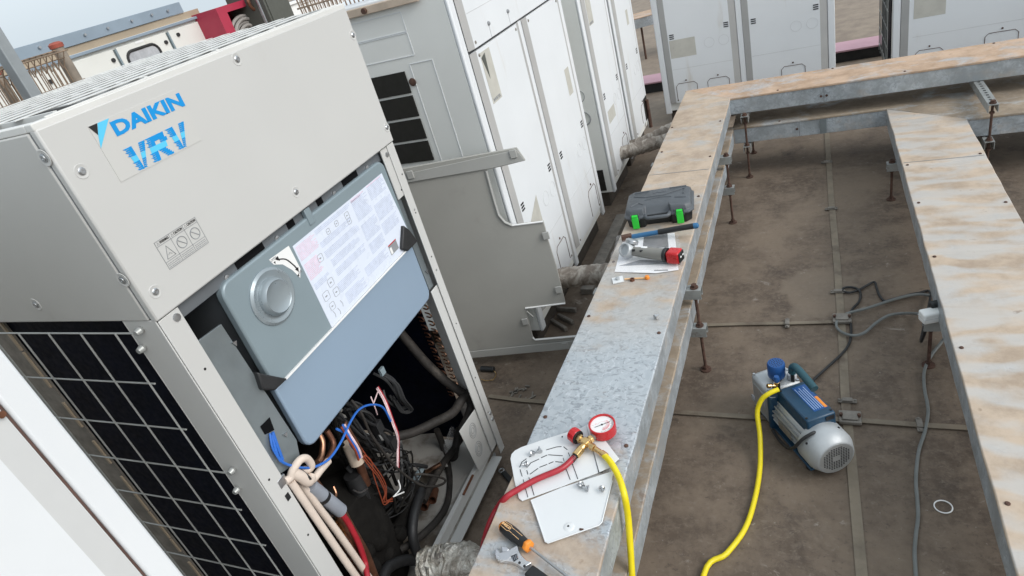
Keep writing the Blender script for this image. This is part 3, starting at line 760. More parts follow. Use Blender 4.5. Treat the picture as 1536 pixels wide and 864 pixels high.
# coil on three sides
m = MB(); m.box(-1.72,-1.252,.700,.706,.10,1.335); m.box(-1.895,-1.885,.706,1.57,.10,1.335); m.box(-1.86,-1.27,1.574,1.580,.10,1.335); m.box(-1.895,-1.72,.712,.718,.1,1.335)
coil = part('coil', m, FIN, mu)
part('coil_end_plate', MB().box(-1.805,-1.722,.694,.699,.10,1.335), LEAD, mu)
rr=random.Random(3); z=.12
while z<1.32:
    h=rr.uniform(.05,.12); part('coil_spacer', MB().box(-1.733,-1.7245,.690,.694,z,min(z+h,1.325)), TANM, mu); z+=h+rr.choice((.006,.006,.05))
for j in range(2):
    m = MB()
    for i in range(19):
        xx=-1.240-.036*j; z=.32+.0345*i+.017*j
        m.tube([(xx-.008,1.568,z),(xx+.010,1.562,z),(xx+.018,1.560,z+.008),(xx+.010,1.562,z+.016),(xx-.008,1.568,z+.016)],.0028,6,True,4)
    part('hairpin_bends', m, COPPER if j==0 else COPPERD, coil)
m = MB()
for i in range(10):
    z=1.10+.0232*i; m.tube([(-1.245,.712,z),(-1.224,.716,z),(-1.216,.717,z+.006),(-1.224,.716,z+.012),(-1.245,.712,z+.012)],.0036,6,True,3)
part('hairpin_bends', m, STEEL, coil)
# wire guard on the side
m = MB()
zs=[1.306-.1300*k for k in range(10)]; xsv=[-1.261-.1110*k for k in range(6)]
for k,z in enumerate(zs): m.tube([(-1.208 if k in (0,3) else -1.252,.658,z),(-1.88,.658,z)],.0021,6,False)
for x in xsv: m.tube([(x,.6535,1.308),(x,.6535,.115)],.0021,6,False)
wg = part('wire_guard', m, WIRE, mu)
for (x,z) in ((-1.204,1.306),(-1.232,1.262),(-1.204,.917),(-1.232,.85)): part('clip', MB().lathe([(.006,0),(.009,.006),(.006,.016)],(x,Y0,z),(0,-1,0),n=10), WIRE, wg)
# top with its fan guard
m = MB(); a,b=1.7035,1.7165
m.box(-1.166,X0-.001,Y0,Y1,a,b); m.box(-1.910,-1.892,Y0,Y1,a,b); m.box(-1.892,-1.166,Y0,Y0+.02,a,b); m.box(-1.892,-1.166,Y1-.02,Y1,a,b)
part('top_rim', m, IVORY_TOP, mu, .002)
part('bead', MB().tube([(-1.150,Y0+.03,1.7175),(-1.150,Y1-.03,1.7175)],.0022,6,False), IVORY_TOP, mu)
part('fan_well', MB().box(-1.89,-1.168,Y0+.021,Y1-.021,1.640,1.655), BLACK, mu)
cx,cy = -1.5275,1.137
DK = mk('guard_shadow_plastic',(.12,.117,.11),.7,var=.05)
part('guard_pan', MB().box(-1.8915,-1.1665,Y0+.0205,Y1-.0205,1.692,1.7005), DK, mu)  # dark pan colour stands in for shade between the guard bars
m = MB(); n=10; rx,ry=.362,.438
for i in range(n):
    x=cx-rx+rx*2*(i+.5)/n; k=max(.5,(1-abs((x-cx)/(rx*1.02))**4.5)**(1/4.5)); m.box(x-.0150,x+.0150,cy-ry*k,cy+ry*k,1.7202,1.7214)
fg = part('fan_guard', m, IVORY_TOP, mu)
m = MB()
for y in (cy-.40,cy-.2,cy,cy+.2,cy+.40): m.box(cx-rx*.98,cx+rx*.98,y-.004,y+.004,1.7035,1.7200)
part('guard_ribs', m, IVORY_TOP, fg)
m = MB()
for k in range(3):
    a=k*2.094; rot=Matrix.Rotation(a,3,'Z')@Matrix.Rotation(.4,3,'X'); d=Matrix.Rotation(a,3,'Z')@Vector((.17,0,0)); m.obox((cx+d.x,cy+d.y,1.675),(.13,.05,.003),rot)
m.cyl((cx,cy,1.656),(cx,cy,1.69),.05,n=20)
part('fan', m, CASEB, mu)
# control box with its cover
part('control_box', MB().box(-1.40,-1.178,.842,1.512,.83,1.285), CTRLD, mu)
rail = part('top_rail', MB().box(-1.180,-1.166,.735,1.560,1.287,1.330), CTRLD, mu, .002)
for (a,b) in ((.905,1.0),(1.09,1.118),(1.215,1.24),(1.335,1.41)): part('slot', MB().box(-1.166,-1.1652,a,b,1.297,1.314), BLACK, rail)
for y in (.87,1.045,1.165,1.29,1.46): part('screw', MB().lathe([(.008,0),(.007,.003),(.003,.004)],(-1.166,y,1.298),(1,0,0),n=12), STEEL, rail)
part('bracket', MB().box(-1.165,-1.152,1.150,1.172,1.275,1.318), CTRL, rail, .002)
for a in (.93,1.36): part('hinge_strip', MB().box(-1.166,-1.162,a-.03,a+.05,1.283,1.290), STEEL, rail)
def rrect(y0,y1,z0,z1,r,n=5):
    p=[]
    for (cy_,cz_,a0) in ((y1-r,z1-r,0),(y0+r,z1-r,90),(y0+r,z0+r,180),(y1-r,z0+r,270)):
        for k in range(n+1): a=R(a0+90*k/n); p.append((cy_+r*math.cos(a),cz_+r*math.sin(a)))
    return p
def plate_yz(poly, x0, x1):
    m=MB(); m.prism([(x0,y,z) for y,z in poly],(x1-x0,0,0)); return m
up=[q for q in rrect(.832,1.528,.900,1.297,.03) if q[1]>1.1]
up = [(.832,1.0165)]+[(1.528,1.0165)] + up
cov = part('control_cover', plate_yz(up,-1.180,-1.155), CTRL, mu, .005)
lo=[q for q in rrect(.832,1.520,.814,1.10,.03) if q[1]<.95]
cov2 = part('lower_cover', plate_yz([(1.520,1.012),(.832,1.012)]+lo,-1.182,-1.159), CTRL2, mu, .005)
part('folded_edge_highlight', MB().box(-1.160,-1.1515,.868,1.488,1.0122,1.0172), PALE, cov)  # pale strip paints the highlight along the cover's bend
# round knob
KNOB = mk('drawn_steel_knob',(.30,.345,.37),.34,.35,var=.03,scale=8)
kc=(-1.155,.947,1.198)
kn = part('knob', MB().lathe([(.0685,0),(.0685,.003),(.062,.007),(.055,.0045),(.049,.0025),(.046,.003),(.0455,.014),(.0385,.0215),(.0365,.0195),(.002,.0195)],kc,(1,0,0),n=48), KNOB, cov, angle=50)
op = part('turn_label', MB().prism([(-1.1549,y,z) for y,z in ((.986,1.274),(1.058,1.270),(1.060,1.205),(1.046,1.186),(1.035,1.215),(1.016,1.243),(.992,1.257))],(.0005,0,0)), PALE, cov)
m=MB(); m.tube([(-1.1540,1.006,1.2625),(-1.1540,1.030,1.249),(-1.1540,1.044,1.225),(-1.1540,1.049,1.211)],.0017,5)
m.prism([(-1.1542,1.013,1.268),(-1.1542,1.013,1.255),(-1.1542,1.002,1.2655)],(.0005,0,0)); m.prism([(-1.1542,1.043,1.212),(-1.1542,1.055,1.212),(-1.1542,1.050,1.201)],(.0005,0,0))
m.prism([(-1.1542,.994,1.262),(-1.1542,1.000,1.262),(-1.1542,.997,1.256)],(.0005,0,0)); m.prism([(-1.1542,1.040,1.195),(-1.1542,1.047,1.198),(-1.1542,1.046,1.191)],(.0005,0,0))
part('arrow', m, INK, op)
fit_text('lettering','OPEN',INKS,.989,1.008,1.2655,1.2715,-1.1543,op); fit_text('lettering','CLOSE',INKS,1.0475,1.0595,1.196,1.2015,-1.1543,op)
# big printed service sheet
dl = part('service_label', MB().prism([(-1.1549,y,z) for y,z in ((1.068,1.2625),(1.500,1.2625),(1.521,1.055),(1.486,1.0185),(1.068,1.0185))],(.0005,0,0)), mk('service_sheet',(.69,.74,.84),.3,var=.015,scale=10), cov)
LB = mk('pale_blue_print',(.52,.57,.70),.4,var=.1,scale=60); LP = mk('pale_pink_print',(.74,.55,.66),.4,var=.1,scale=60)
mb_,mp_,mk_ = MB(),MB(),MB(); rr=random.Random(11); xs=(-1.1543,-1.1540)
def para(mm, y0,y1,z0,z1,pitch=.0042,th=.0022,short=.25):
    z=z1
    while z-th>z0:
        e=y1-(y1-y0)*(rr.random()*short if rr.random()<.5 else 0); a=y0
        while a<e-.004:
            b=min(a+rr.uniform(.006,.035),e); mm.box(*xs,a,b,z-th,z); a=b+.0016
        z-=pitch
para(mp_,1.073,1.150,1.215,1.255,.0036,.0016); para(mp_,1.073,1.132,1.160,1.205)
for (a,b,c,d) in ((1.155,1.30,1.205,1.222),(1.155,1.315,1.175,1.195),(1.165,1.30,1.145,1.165),(1.165,1.31,1.115,1.135),(1.15,1.25,1.07,1.10),(1.16,1.255,1.03,1.062),(1.325,1.40,1.19,1.255),(1.325,1.402,1.13,1.18),(1.325,1.40,1.085,1.12),(1.41,1.495,1.215,1.257),(1.41,1.50,1.15,1.20),(1.41,1.50,1.10,1.14),(1.27,1.39,1.045,1.075),(1.155,1.32,1.245,1.257),(1.075,1.14,1.13,1.146)): para(mb_,a,b,c,d)
para(mp_,1.325,1.39,1.250,1.258); para(mp_,1.41,1.49,1.256,1.260)
for (y,z,w) in ((1.098,1.098,.024),(1.132,1.118,.022),(1.102,1.064,.020),(1.136,1.086,.022),(1.20,1.232,.014),(1.24,1.234,.014),(1.29,1.232,.018),(1.135,1.19,.02),(1.29,1.215,.016)):
    mk_.tube([(-1.1540,q[0],q[1]) for q in rrect(y-w/2,y+w/2,z-w/2,z+w/2,w*.2,2)],.0005,4,False,closed=True); mk_.box(*xs,y-w*.2,y+w*.15,z-w*.1,z+w*.04)
for (y,z) in ((1.095,1.04),(1.115,1.036),(1.135,1.047)): mk_.tube([(-1.1540,y,z+.012),(-1.1540,y+.004,z),(-1.1540,y+.001,z-.008)],.0006,4,False)
part('print_lines', mb_, LB, dl); part('print_lines', mp_, LP, dl); part('line_drawing', mk_, INKS, dl)
qr = part('dark_notice', MB().box(-1.1543,-1.1539,1.402,1.447,1.040,1.072), INKS, dl)
part('red_band', MB().box(-1.1538,-1.1535,1.402,1.447,1.069,1.072), RED, qr); part('white_box', MB().box(-1.1538,-1.1535,1.404,1.414,1.042,1.062), PALE, qr)
# rubber corner straps of the cover
def blob(pts, x0, x1, name='rubber_strap'): return part(name, plate_yz(pts,x0,x1), RUB, mu, .004)
blob([(q[1],q[2]) for q in [(-1.15,0.804,1.089),(-1.15,0.8228,1.066),(-1.15,0.866,1.017),(-1.15,0.8202,1.02),(-1.15,0.7941,1.045)]], -1.165,-1.143)
blob([(q[1],q[2]) for q in [(-1.15,1.496,1.091),(-1.15,1.516,1.064),(-1.15,1.537,1.012),(-1.15,1.471,1.014),(-1.15,1.447,1.035)]], -1.165,-1.143)
# galvanised plate left of the cover
gp = part('side_plate', MB().prism([(-1.163,q[1],q[2]) for q in [(-1.155,0.7182,1.232),(-1.155,0.7263,1.233),(-1.155,0.796,1.228),(-1.155,0.8135,0.8684),(-1.155,0.7954,0.8192),(-1.155,0.7134,0.847)]],(.006,0,0)), GSHEET, mu, .001)
part('cable_hole', MB().prism([(-1.1565,q[1],q[2]) for q in [(-1.155,0.749,0.9749),(-1.155,0.7812,0.973),(-1.155,0.775,0.9392),(-1.155,0.7486,0.9503)]],(.0008,0,0)), BLACK, gp)
for q in [(-1.155,0.722,1.111),(-1.155,0.7198,0.8949),(-1.155,0.7213,0.8583)]: part('screw', MB().lathe([(.006,0),(.006,.002),(.003,.004)],(-1.157,q[1],q[2]),(1,0,0),n=10), STEEL, gp)
m=MB()
for q in [(-1.155,0.7989,1.174),(-1.155,0.7927,0.9067)]: m.prism([(-1.1568,q[1]-.006,q[2]+.006),(-1.1568,q[1]+.006,q[2]+.003),(-1.1568,q[1],q[2]-.008)],(.004,0,0))
part('tab', m, STEEL, gp)
rb = part('right_bracket', MB().box(-1.172,-1.166,1.530,1.560,.83,1.22), GSHEET, mu, .002)
m=MB()
for q in [(-1.166,1.557,1.162),(-1.166,1.55,0.89)]: m.prism([(-1.1657,q[1]-.009,q[2]+.008),(-1.1657,q[1]+.009,q[2]+.008),(-1.1657,q[1],q[2]-.008)],(.004,0,0))
part('tab', m, STEEL, rb)
for q in [(-1.16,1.582,1.101),(-1.16,1.58,0.8788)]: part('screw', MB().lathe([(.007,0),(.007,.003),(.003,.005)],(-1.1525,q[1],q[2]),(1,0,0),n=10), STEEL, rb)
# base
PAN = mk('grimy_base_pan_paint',(.36,.345,.32),.6,var=.06,scale=6,stain=(.14,.115,.09),sscale=7,s0=.46,s1=.66)
bp = part('base_pan', MB().box(-1.895,-1.178,Y0+.008,Y1-.008,.050,.062), PAN, mu)
part('base_flange', MB().box(-1.182,-1.140,Y0+.01,Y1-.055,.040,.0455), IVORY, mu, .001)
part('front_lip', MB().box(-1.184,-1.179,Y0+.01,Y1-.06,.0462,.104).box(-1.196,-1.184,Y0+.01,Y1-.06,.098,.104), IVORY, mu, .001)
part('base_foot', MB().box(-1.88,-1.19,Y0+.02,Y0+.07,0,.049), GALVS, mu); part('base_foot', MB().box(-1.88,-1.19,Y1-.07,Y1-.02,0,.049), GALVS, mu)
fl = part('knockout_plate', MB().prism([(-1.166,q[1],q[2]) for q in [(-1.164,1.596,0.3016),(-1.164,1.397,0.3242),(-1.164,1.415,0.1074),(-1.164,1.527,0.088)]],(.003,0,0)), IVORY, mu, .001)
m=MB()
for (u,v) in ((-1.163,1.467,0.2593)[1:],(-1.163,1.461,0.1737)[1:]):
    for r in (.012,.022,.030): m.tube([(-1.1628,u+r*.8*math.cos(a),v+r*math.sin(a)) for a in [i*math.pi/12 for i in range(24)]],.0011,4,False,closed=True)
part('knockout_rings', m, INKS, fl)
part('inner_plate', MB().prism([(-1.575,1.537,0.12),(-1.421,1.57,0.12),(-1.288,1.408,0.12),(-1.444,1.362,0.12)],(0,0,.003)), PAN, mu)
part('copper_stub', MB().tube([(-1.21,1.487,0.0811),(-1.2,1.525,0.0638),(-1.2,1.557,0.06)],.008,8), COPPER, mu)
part('slot_bar', MB().tube([(-1.177,1.302,0.106),(-1.179,1.392,0.106)],.005,6,False), COPPERD, mu)
# machine compartment: compressor, accumulator, valves, pipes
part('compressor', MB().lathe([(.11,.065),(.125,.10),(.128,.44),(.115,.52),(.06,.565),(.02,.57)],(-1.47,1.12,0),n=28), FOAM, mu)
part('accumulator', MB().lathe([(.08,.07),(.092,.10),(.092,.62),(.06,.68),(.02,.69)],(-1.56,.88,0),n=24), FOAM, mu)
part('insulation_blanket', MB().lathe([(.11,.07),(.125,.10),(.12,.40),(.10,.47),(.04,.50)],(-1.36,.96,0),n=24), FOAM, mu)
def hose(name, pts, r, mat, n=10, label=None): return part(name, MB().tube(pts,r,n), mat, mu, label=label)
hose('pipe', [(-1.36,1.512,0.7252),(-1.33,1.516,0.6384),(-1.29,1.521,0.53),(-1.25,1.537,0.4302),(-1.215,1.567,0.3414),(-1.21,1.577,0.2927),(-1.215,1.545,0.2606),(-1.23,1.49,0.2341)], .0165, DUSTY)
hose('pipe', [(-1.195,1.618,0.3335),(-1.215,1.542,0.3408),(-1.24,1.493,0.3175),(-1.29,1.435,0.3194),(-1.34,1.373,0.3282),(-1.38,1.326,0.348)], .0175, DUSTY)
hose('pipe', [(-1.35,1.499,0.2147),(-1.35,1.497,0.1456),(-1.33,1.458,0.0796),(-1.29,1.386,0.0604),(-1.25,1.287,0.0687),(-1.23,1.191,0.0991),(-1.22,1.072,0.1583),(-1.25,1.004,0.177)], .0125, DUSTY)
hose('pipe', [(-1.31,1.681,0.1883),(-1.31,1.587,0.1503),(-1.31,1.522,0.1135),(-1.33,1.497,0.0564)], .016, DUSTY)
hose('pipe', [(-1.29,1.23,0.219),(-1.28,1.162,0.2118),(-1.27,1.099,0.2024),(-1.28,1.006,0.2014)], .032, FOAM)
hose('pipe', [(-1.26,1.207,0.2223),(-1.23,1.111,0.2341),(-1.21,1.046,0.2136),(-1.2,1.018,0.1535),(-1.18,1.015,0.1081)], .0165, RUB)
hose('pipe', [(-1.2,1.037,0.0864),(-1.22,0.9849,0.16),(-1.22,0.9096,0.2244),(-1.2,0.8393,0.2398)], .018, RUB)
hose('pipe', [(-1.32,1.568,0.095),(-1.31,1.398,0.1276),(-1.3,1.292,0.1403),(-1.29,1.223,0.1448)], .014, DUSTY)
for p,r in zip([(-1.25,0.9451,0.2975),(-1.25,0.8901,0.32),(-1.25,0.9514,0.2249),(-1.25,1.035,0.2201),(-1.25,0.8809,0.2632)],(.03,.028,.026,.024,.03)):
    part('foam_lump', MB().lathe([(r*.5,-r),(r,-r*.4),(r*1.05,r*.3),(r*.5,r)],p,(random.uniform(-1,1),random.uniform(-1,1),1),n=10), FOAM, mu)
hose('cable', [(-1.22,1.075,0.757),(-1.2,1.068,0.7172),(-1.21,1.074,0.6418),(-1.21,1.081,0.575),(-1.22,1.115,0.4413),(-1.22,1.163,0.3178),(-1.21,1.202,0.2552),(-1.21,1.263,0.2004),(-1.21,1.279,0.2086),(-1.22,1.222,0.2907),(-1.24,1.192,0.3209)], .0042, DUSTY)
for k in range(5):
    o_=k*3; hose('cable', [(-1.3,1.275,0.6855),(-1.27,1.281,0.6542),(-1.26,1.285,0.6092),(-1.26,1.293,0.5583),(-1.27,1.313,0.5161),(-1.28,1.293,0.5221),(-1.29,1.269,0.5786),(-1.3,1.284,0.6077)] if k==0 else [Vector(q)+Vector((.006*k,.005*(k%3),-.007*k)) for q in [(-1.3,1.288,0.6859),(-1.27,1.294,0.6485),(-1.26,1.284,0.5956),(-1.26,1.297,0.5375),(-1.28,1.279,0.5409),(-1.29,1.279,0.5927)]], .0045, RUB, 6)
for k in range(9):
    rr=random.Random(40+k); q=[Vector(p)+Vector((rr.uniform(-.03,.03),rr.uniform(-.03,.03),rr.uniform(-.03,.03))) for p in [(-1.27,1.104,0.7284),(-1.25,1.114,0.6538),(-1.26,1.166,0.5335),(-1.26,1.172,0.463),(-1.27,1.117,0.5295),(-1.27,1.07,0.6275),(-1.28,1.07,0.6853)]]
    hose('cable', q, .0045, RUB, 6)
for p in [(-1.24,1.137,0.5916),(-1.24,1.162,0.4961)]: part('cable_clip', MB().obox(p,(.012,.014,.02)), RUB, mu)
for k in range(26):
    rr=random.Random(200+k); base=[(-1.3,1.041,0.6795),(-1.28,1.029,0.6265),(-1.27,1.064,0.5217),(-1.27,1.108,0.4295),(-1.27,1.19,0.3884),(-1.27,1.183,0.3005),(-1.27,1.109,0.2884),(-1.27,1.019,0.3328),(-1.28,0.9897,0.4119),(-1.27,0.9006,0.3878)]
    i0=rr.randrange(0,6); q=[Vector(p)+Vector((rr.uniform(-.05,.045),rr.uniform(-.05,.05),rr.uniform(-.05,.05))) for p in base[i0:i0+4]]
    hose('cable', q, rr.choice((.0022,.003,.0045,.006)), rr.choice((RUB,FOAM,FOAM)), 6)
for k,(p0,p1) in enumerate(zip([(-1.29,1.008,0.5503),(-1.29,1.061,0.434),(-1.29,1.17,0.3762),(-1.29,0.9741,0.368)],[(-1.27,0.9967,0.3596),(-1.27,1.127,0.2349),(-1.27,1.288,0.2514),(-1.27,1.016,0.2396)])):
    part('jacket_strap', MB().tube([p0,(Vector(p0)+Vector(p1))/2+Vector((.02,0,.01)),p1],.007,6), RUB, mu)
part('connector', MB().obox([(-1.2,1.213,0.7493)][0],(.004,.010,.012)), CTRL, mu); 
hose('wire', [(-1.152,0.761,0.9384),(-1.148,0.7482,0.9091),(-1.146,0.7416,0.8816),(-1.143,0.7506,0.8526),(-1.143,0.7871,0.802),(-1.145,0.8229,0.7726),(-1.15,0.8688,0.7518),(-1.16,0.9296,0.7466),(-1.17,0.9878,0.7523),(-1.18,1.048,0.7473),(-1.19,1.105,0.7139),(-1.2,1.153,0.6593),(-1.21,1.168,0.5874)], .0033, BLUEW, 6)
hose('wire', [(-1.15,0.7646,0.9435),(-1.146,0.7547,0.9112),(-1.145,0.7464,0.8722)], .0036, BLUEW, 6); hose('wire', [(-1.153,0.7591,0.9444),(-1.149,0.7431,0.9142),(-1.146,0.7409,0.8735)], .003, BLUEW, 6)
hose('wire', [(-1.2,0.9658,0.7537),(-1.19,0.9798,0.7184),(-1.19,0.977,0.6804),(-1.2,0.9947,0.6191)], .0035, BLUEW, 6)
for dx,mat in ((0,PINKW),(3,REDH),(-4,PINKW)):
    hose('wire', [Vector(q)+Vector((0,.0015*dx,0)) for q in [(-1.27,1.236,0.6625),(-1.25,1.222,0.6177),(-1.24,1.204,0.544),(-1.23,1.187,0.5007),(-1.23,1.157,0.458),(-1.235,1.133,0.4131)]], .0021, mat, 6)
hose('wire', [(-1.26,1.185,0.67),(-1.25,1.172,0.6409),(-1.26,1.177,0.6023)], .0021, PINKW, 6); hose('wire', [(-1.25,1.218,0.6709),(-1.25,1.172,0.652)], .0021, PINKW, 6)
hose('wire', [(-1.235,1.113,0.384),(-1.23,1.1,0.3593),(-1.23,1.061,0.3666)], .0022, PALE, 6); hose('wire', [(-1.23,1.061,0.3666),(-1.23,1.108,0.3338)], .0022, PALE, 6)
for k,(du,dv) in enumerate(((0,0),(5,-3),(-4,4))):
    pts = [[(-1.2,1.002,0.6543)][0],[(-1.2,1.007,0.6059)][0],[(-1.2,1.014,0.563)][0],[(-1.21,1.032,0.4888)][0],[(-1.22,1.037,0.4267)][0],[(-1.23,1.023,0.39)][0],[(-1.24,1.066,0.3499)][0]]
    hose('wire', [Vector(p)+Vector((0,.0016*du,.0016*dv*(1 if i%2 else -.6))) for i,p in enumerate(pts)], .0017, ORW, 6)
hose('wire', [(-1.2,0.9991,0.6252),(-1.2,1.022,0.574),(-1.21,1.015,0.5195),(-1.225,1.014,0.4228),(-1.23,1.015,0.3844),(-1.235,1.043,0.3655)], .0017, ORW, 6)
for k in range(4): hose('wire', [Vector(q)+Vector((.002*k,.005*k,.004*(k%2))) for q in [(-1.19,0.9764,0.7517),(-1.18,0.9693,0.7147),(-1.18,0.9724,0.6656),(-1.19,0.9759,0.6241)]], .0033, (ORW,BLUEW,PINKW,COPPERD)[k], 6)
hose('pipe', [(-1.24,1.024,0.627),(-1.24,1.015,0.5769),(-1.25,1.015,0.5134),(-1.26,1.018,0.4683)], .013, COPPERD)
part('tape_wrap', MB().cyl(*[(-1.225,1.004,0.6599),(-1.225,0.996,0.5877)],.022,n=12), WOODY, mu)
part('sensor_bulb', MB().cyl(*[(-1.27,0.9953,0.5326),(-1.27,0.9909,0.4626)],.026,n=16), RUB, mu)
part('steel_clip', MB().tube([(-1.24,0.9505,0.5222),(-1.24,0.9664,0.4926),(-1.245,1,0.4704)],.0025,6), STEEL, mu)
hose('pipe', [(-1.2,0.91,0.7913),(-1.19,0.8993,0.7692),(-1.18,0.8686,0.7534),(-1.17,0.8413,0.7593)], .008, COPPER)
hose('pipe', [(-1.21,0.9438,0.7668),(-1.2,0.9355,0.7291),(-1.19,0.8974,0.7221),(-1.18,0.8603,0.7329)], .008, COPPERD)
# cream insulated tubes and twisted lump
hose('insulated_tube', [(-1.149,0.7265,0.822),(-1.145,0.7409,0.8202),(-1.14,0.7542,0.8334),(-1.138,0.7806,0.8369),(-1.14,0.7995,0.8213),(-1.143,0.8035,0.7936),(-1.15,0.7948,0.7881),(-1.155,0.7776,0.8015)], .0098, BEIGE, 12)
hose('insulated_tube', [(-1.15,0.7627,0.7814),(-1.148,0.7881,0.7581),(-1.15,0.8222,0.7536),(-1.165,0.8672,0.7372)], .0098, BEIGE, 12)
hose('insulated_tube', [(-1.146,0.7487,0.8296),(-1.14,0.7603,0.804),(-1.142,0.7727,0.7714),(-1.15,0.79,0.7651)], .0135, BEIGE, 12)
hose('insulated_tube', [(-1.148,0.7375,0.8099),(-1.148,0.7414,0.7233),(-1.148,0.7462,0.6153),(-1.148,0.751,0.5081),(-1.148,0.7586,0.3723)], .0098, BEIGE, 12)
hose('insulated_tube', [(-1.165,0.768,0.7733),(-1.165,0.7752,0.6827),(-1.165,0.7856,0.5723),(-1.165,0.7933,0.458),(-1.165,0.8007,0.3182)], .0098, BEIGE, 12)
part('cable_tie', MB().cyl(*[(-1.146,0.7667,0.7868),(-1.142,0.7788,0.788)],.018,n=12), INK, mu)
part('grey_sleeve', MB().cyl(*[(-1.165,0.7858,0.739),(-1.175,0.8342,0.5848)],.0185,n=20), GREYI, mu)
part('cable_tie', MB().cyl(*[(-1.168,0.8034,0.6792),(-1.169,0.8061,0.6683)],.0195,n=20), INK, mu)
hose('pipe', [(-1.176,0.8317,0.5929),(-1.18,0.8327,0.5207),(-1.19,0.8397,0.3956),(-1.2,0.8298,0.2537)], .0165, COPPERD)
hose('pipe', [(-1.2,0.8187,0.5069),(-1.2,0.8136,0.4225),(-1.2,0.8037,0.3228)], .02, COPPERD)
hose('pipe', [(-1.2,0.8292,0.6671),(-1.2,0.8271,0.7072)], .012, COPPERD)
part('service_valve', MB().cyl(*[(-1.2,0.8071,0.5598),(-1.195,0.8258,0.4988)],.017,n=6).cyl(*[(-1.2,0.8307,0.5522),(-1.2,0.8125,0.4981)],.011,n=12), BRASS, mu)
part('service_valve', MB().cyl(*[(-1.2,0.8052,0.6153),(-1.2,0.8195,0.5821)],.012,n=6), STEEL, mu)
hose('pipe', [(-1.22,0.8836,0.6151),(-1.21,0.8712,0.5989),(-1.2,0.8432,0.6068)], .004, COPPER, 8)
part('bracket', MB().obox([(-1.15,0.72,0.8292)][0],(.003,.013,.012)), STEEL, mu, .001)
hole = part('post_slot', MB().obox([(-1.147,0.7106,0.788)][0],(.0006,.006,.009)), INK, lp)
for p in [(-1.322,1.278,0.1),(-1.305,1.311,0.1)]: part('copper_stub', MB().lathe([(.016,0),(.016,.07),(.013,.07),(.013,.02)],p,(.35,-.75,.25),n=14), COPPERD, mu)
part('copper_stub', MB().tube([(-1.348,1.356,0.14),(-1.318,1.357,0.16),(-1.286,1.375,0.17)],.008,8), COPPER, mu)
bag2 = part('parts_bag', MB().prism([(-1.33,1.558,0.1762),(-1.33,1.573,0.126),(-1.33,1.524,0.0943),(-1.33,1.466,0.1174),(-1.33,1.477,0.1569)],(.012,0,0)), BAG, mu)
part('grey_bracket', MB().prism([(-1.28,1.266,0.2738),(-1.28,1.278,0.2545),(-1.28,1.214,0.2511),(-1.28,1.193,0.2755)],(.01,0,0)), CTRL, mu)

# loose front panel leaning beside the open unit
dp = thing('loose_panel','large grey removed cover panel with cut-out notches leaning behind the open unit','panel',(-1.30,2.22,0),R(15))
nrm = Vector((math.sin(R(15)),-math.cos(R(15)),0))
out = [(-1.646,2.08,1.047),(-1.514,2.115,1.049),(-1.06,2.237,1.03),(-1.04,2.242,0.9718),(-1.131,2.218,0.969),(-1.198,2.2,0.969),(-1.202,2.199,0.8487),(-1.202,2.199,0.7692),(-1.184,2.204,0.7275),(-1.161,2.21,0.7097),(-1.033,2.244,0.6999),(-1.032,2.244,0.6653),(-1.034,2.244,0.6241),(-1.028,2.245,0.4851),(-1.031,2.245,0.2873),(-1.208,2.197,0.2983),(-1.213,2.196,0.1376),(-1.208,2.197,0.1173),(-0.9754,2.26,0.0983),(-0.9769,2.259,0.0293),(-1.5,2.119,0.0669),(-1.61,2.089,0.0716)]
part('sheet', MB().prism(out,-nrm*.012), GREYP, dp, .0015)
def edge(pts, r, name, mat): return part(name, MB().tube([Vector(p)+nrm*.002 for p in pts], r, 6, False), mat, dp)
GREYL = mk('grey_inner_paint_flange',(.40,.40,.38),.55,var=.03)
edge([(-1.199,2.2,0.9663),(-1.202,2.199,0.8458),(-1.202,2.199,0.7692),(-1.186,2.203,0.7311),(-1.161,2.21,0.7097)],.006,'rolled_edge',GREYL)
edge([(-1.161,2.21,0.7097),(-1.033,2.244,0.6999)],.004,'rolled_edge',PALE); edge([(-1.207,2.197,0.298),(-1.031,2.245,0.289)],.004,'rolled_edge',PALE); edge([(-1.214,2.196,0.1339),(-1.205,2.198,0.1186),(-0.9812,2.258,0.0994)],.004,'rolled_edge',PALE)
edge([(-1.184,2.204,0.2453),(-1.205,2.198,0.2828)],.003,'rolled_edge',GREYL)
a = [(-1.538,2.109,1.028),(-1.061,2.237,1.024),(-1.042,2.242,0.975),(-1.167,2.208,0.9733),(-1.551,2.105,0.9922)]; part('top_flange', MB().prism([Vector(p)+nrm*.003 for p in a],nrm*.004), GREYL, dp, .001)
a = [(-1.532,2.11,0.1135),(-0.9848,2.257,0.081),(-0.9849,2.257,0.0347),(-1.53,2.111,0.0767)]; part('bottom_flange', MB().prism([Vector(p)+nrm*.003 for p in a],nrm*.004), GREYL, dp, .001)
part('fixing_tab', MB().obox(Vector([(-1.077,2.232,1.012)][0])+nrm*.009,(.014,.003,.017),Matrix.Rotation(R(15),3,'Z')), GREYL, dp, .002)
part('fixing_tab', MB().obox(Vector([(-1.495,2.12,1.021)][0])+nrm*.009,(.014,.003,.017),Matrix.Rotation(R(15),3,'Z')), GREYL, dp, .002)
part('fixing_tab', MB().obox(Vector([(-1.036,2.243,0.6375)][0])+nrm*.009,(.014,.003,.017),Matrix.Rotation(R(15),3,'Z')), GREYL, dp, .002)
part('fixing_tab', MB().obox(Vector([(-1.043,2.241,0.3679)][0])+nrm*.009,(.014,.003,.017),Matrix.Rotation(R(15),3,'Z')), GREYL, dp, .002)
part('fixing_tab', MB().obox(Vector([(-1.224,2.193,0.231)][0])+nrm*.009,(.014,.003,.017),Matrix.Rotation(R(15),3,'Z')), GREYL, dp, .002)
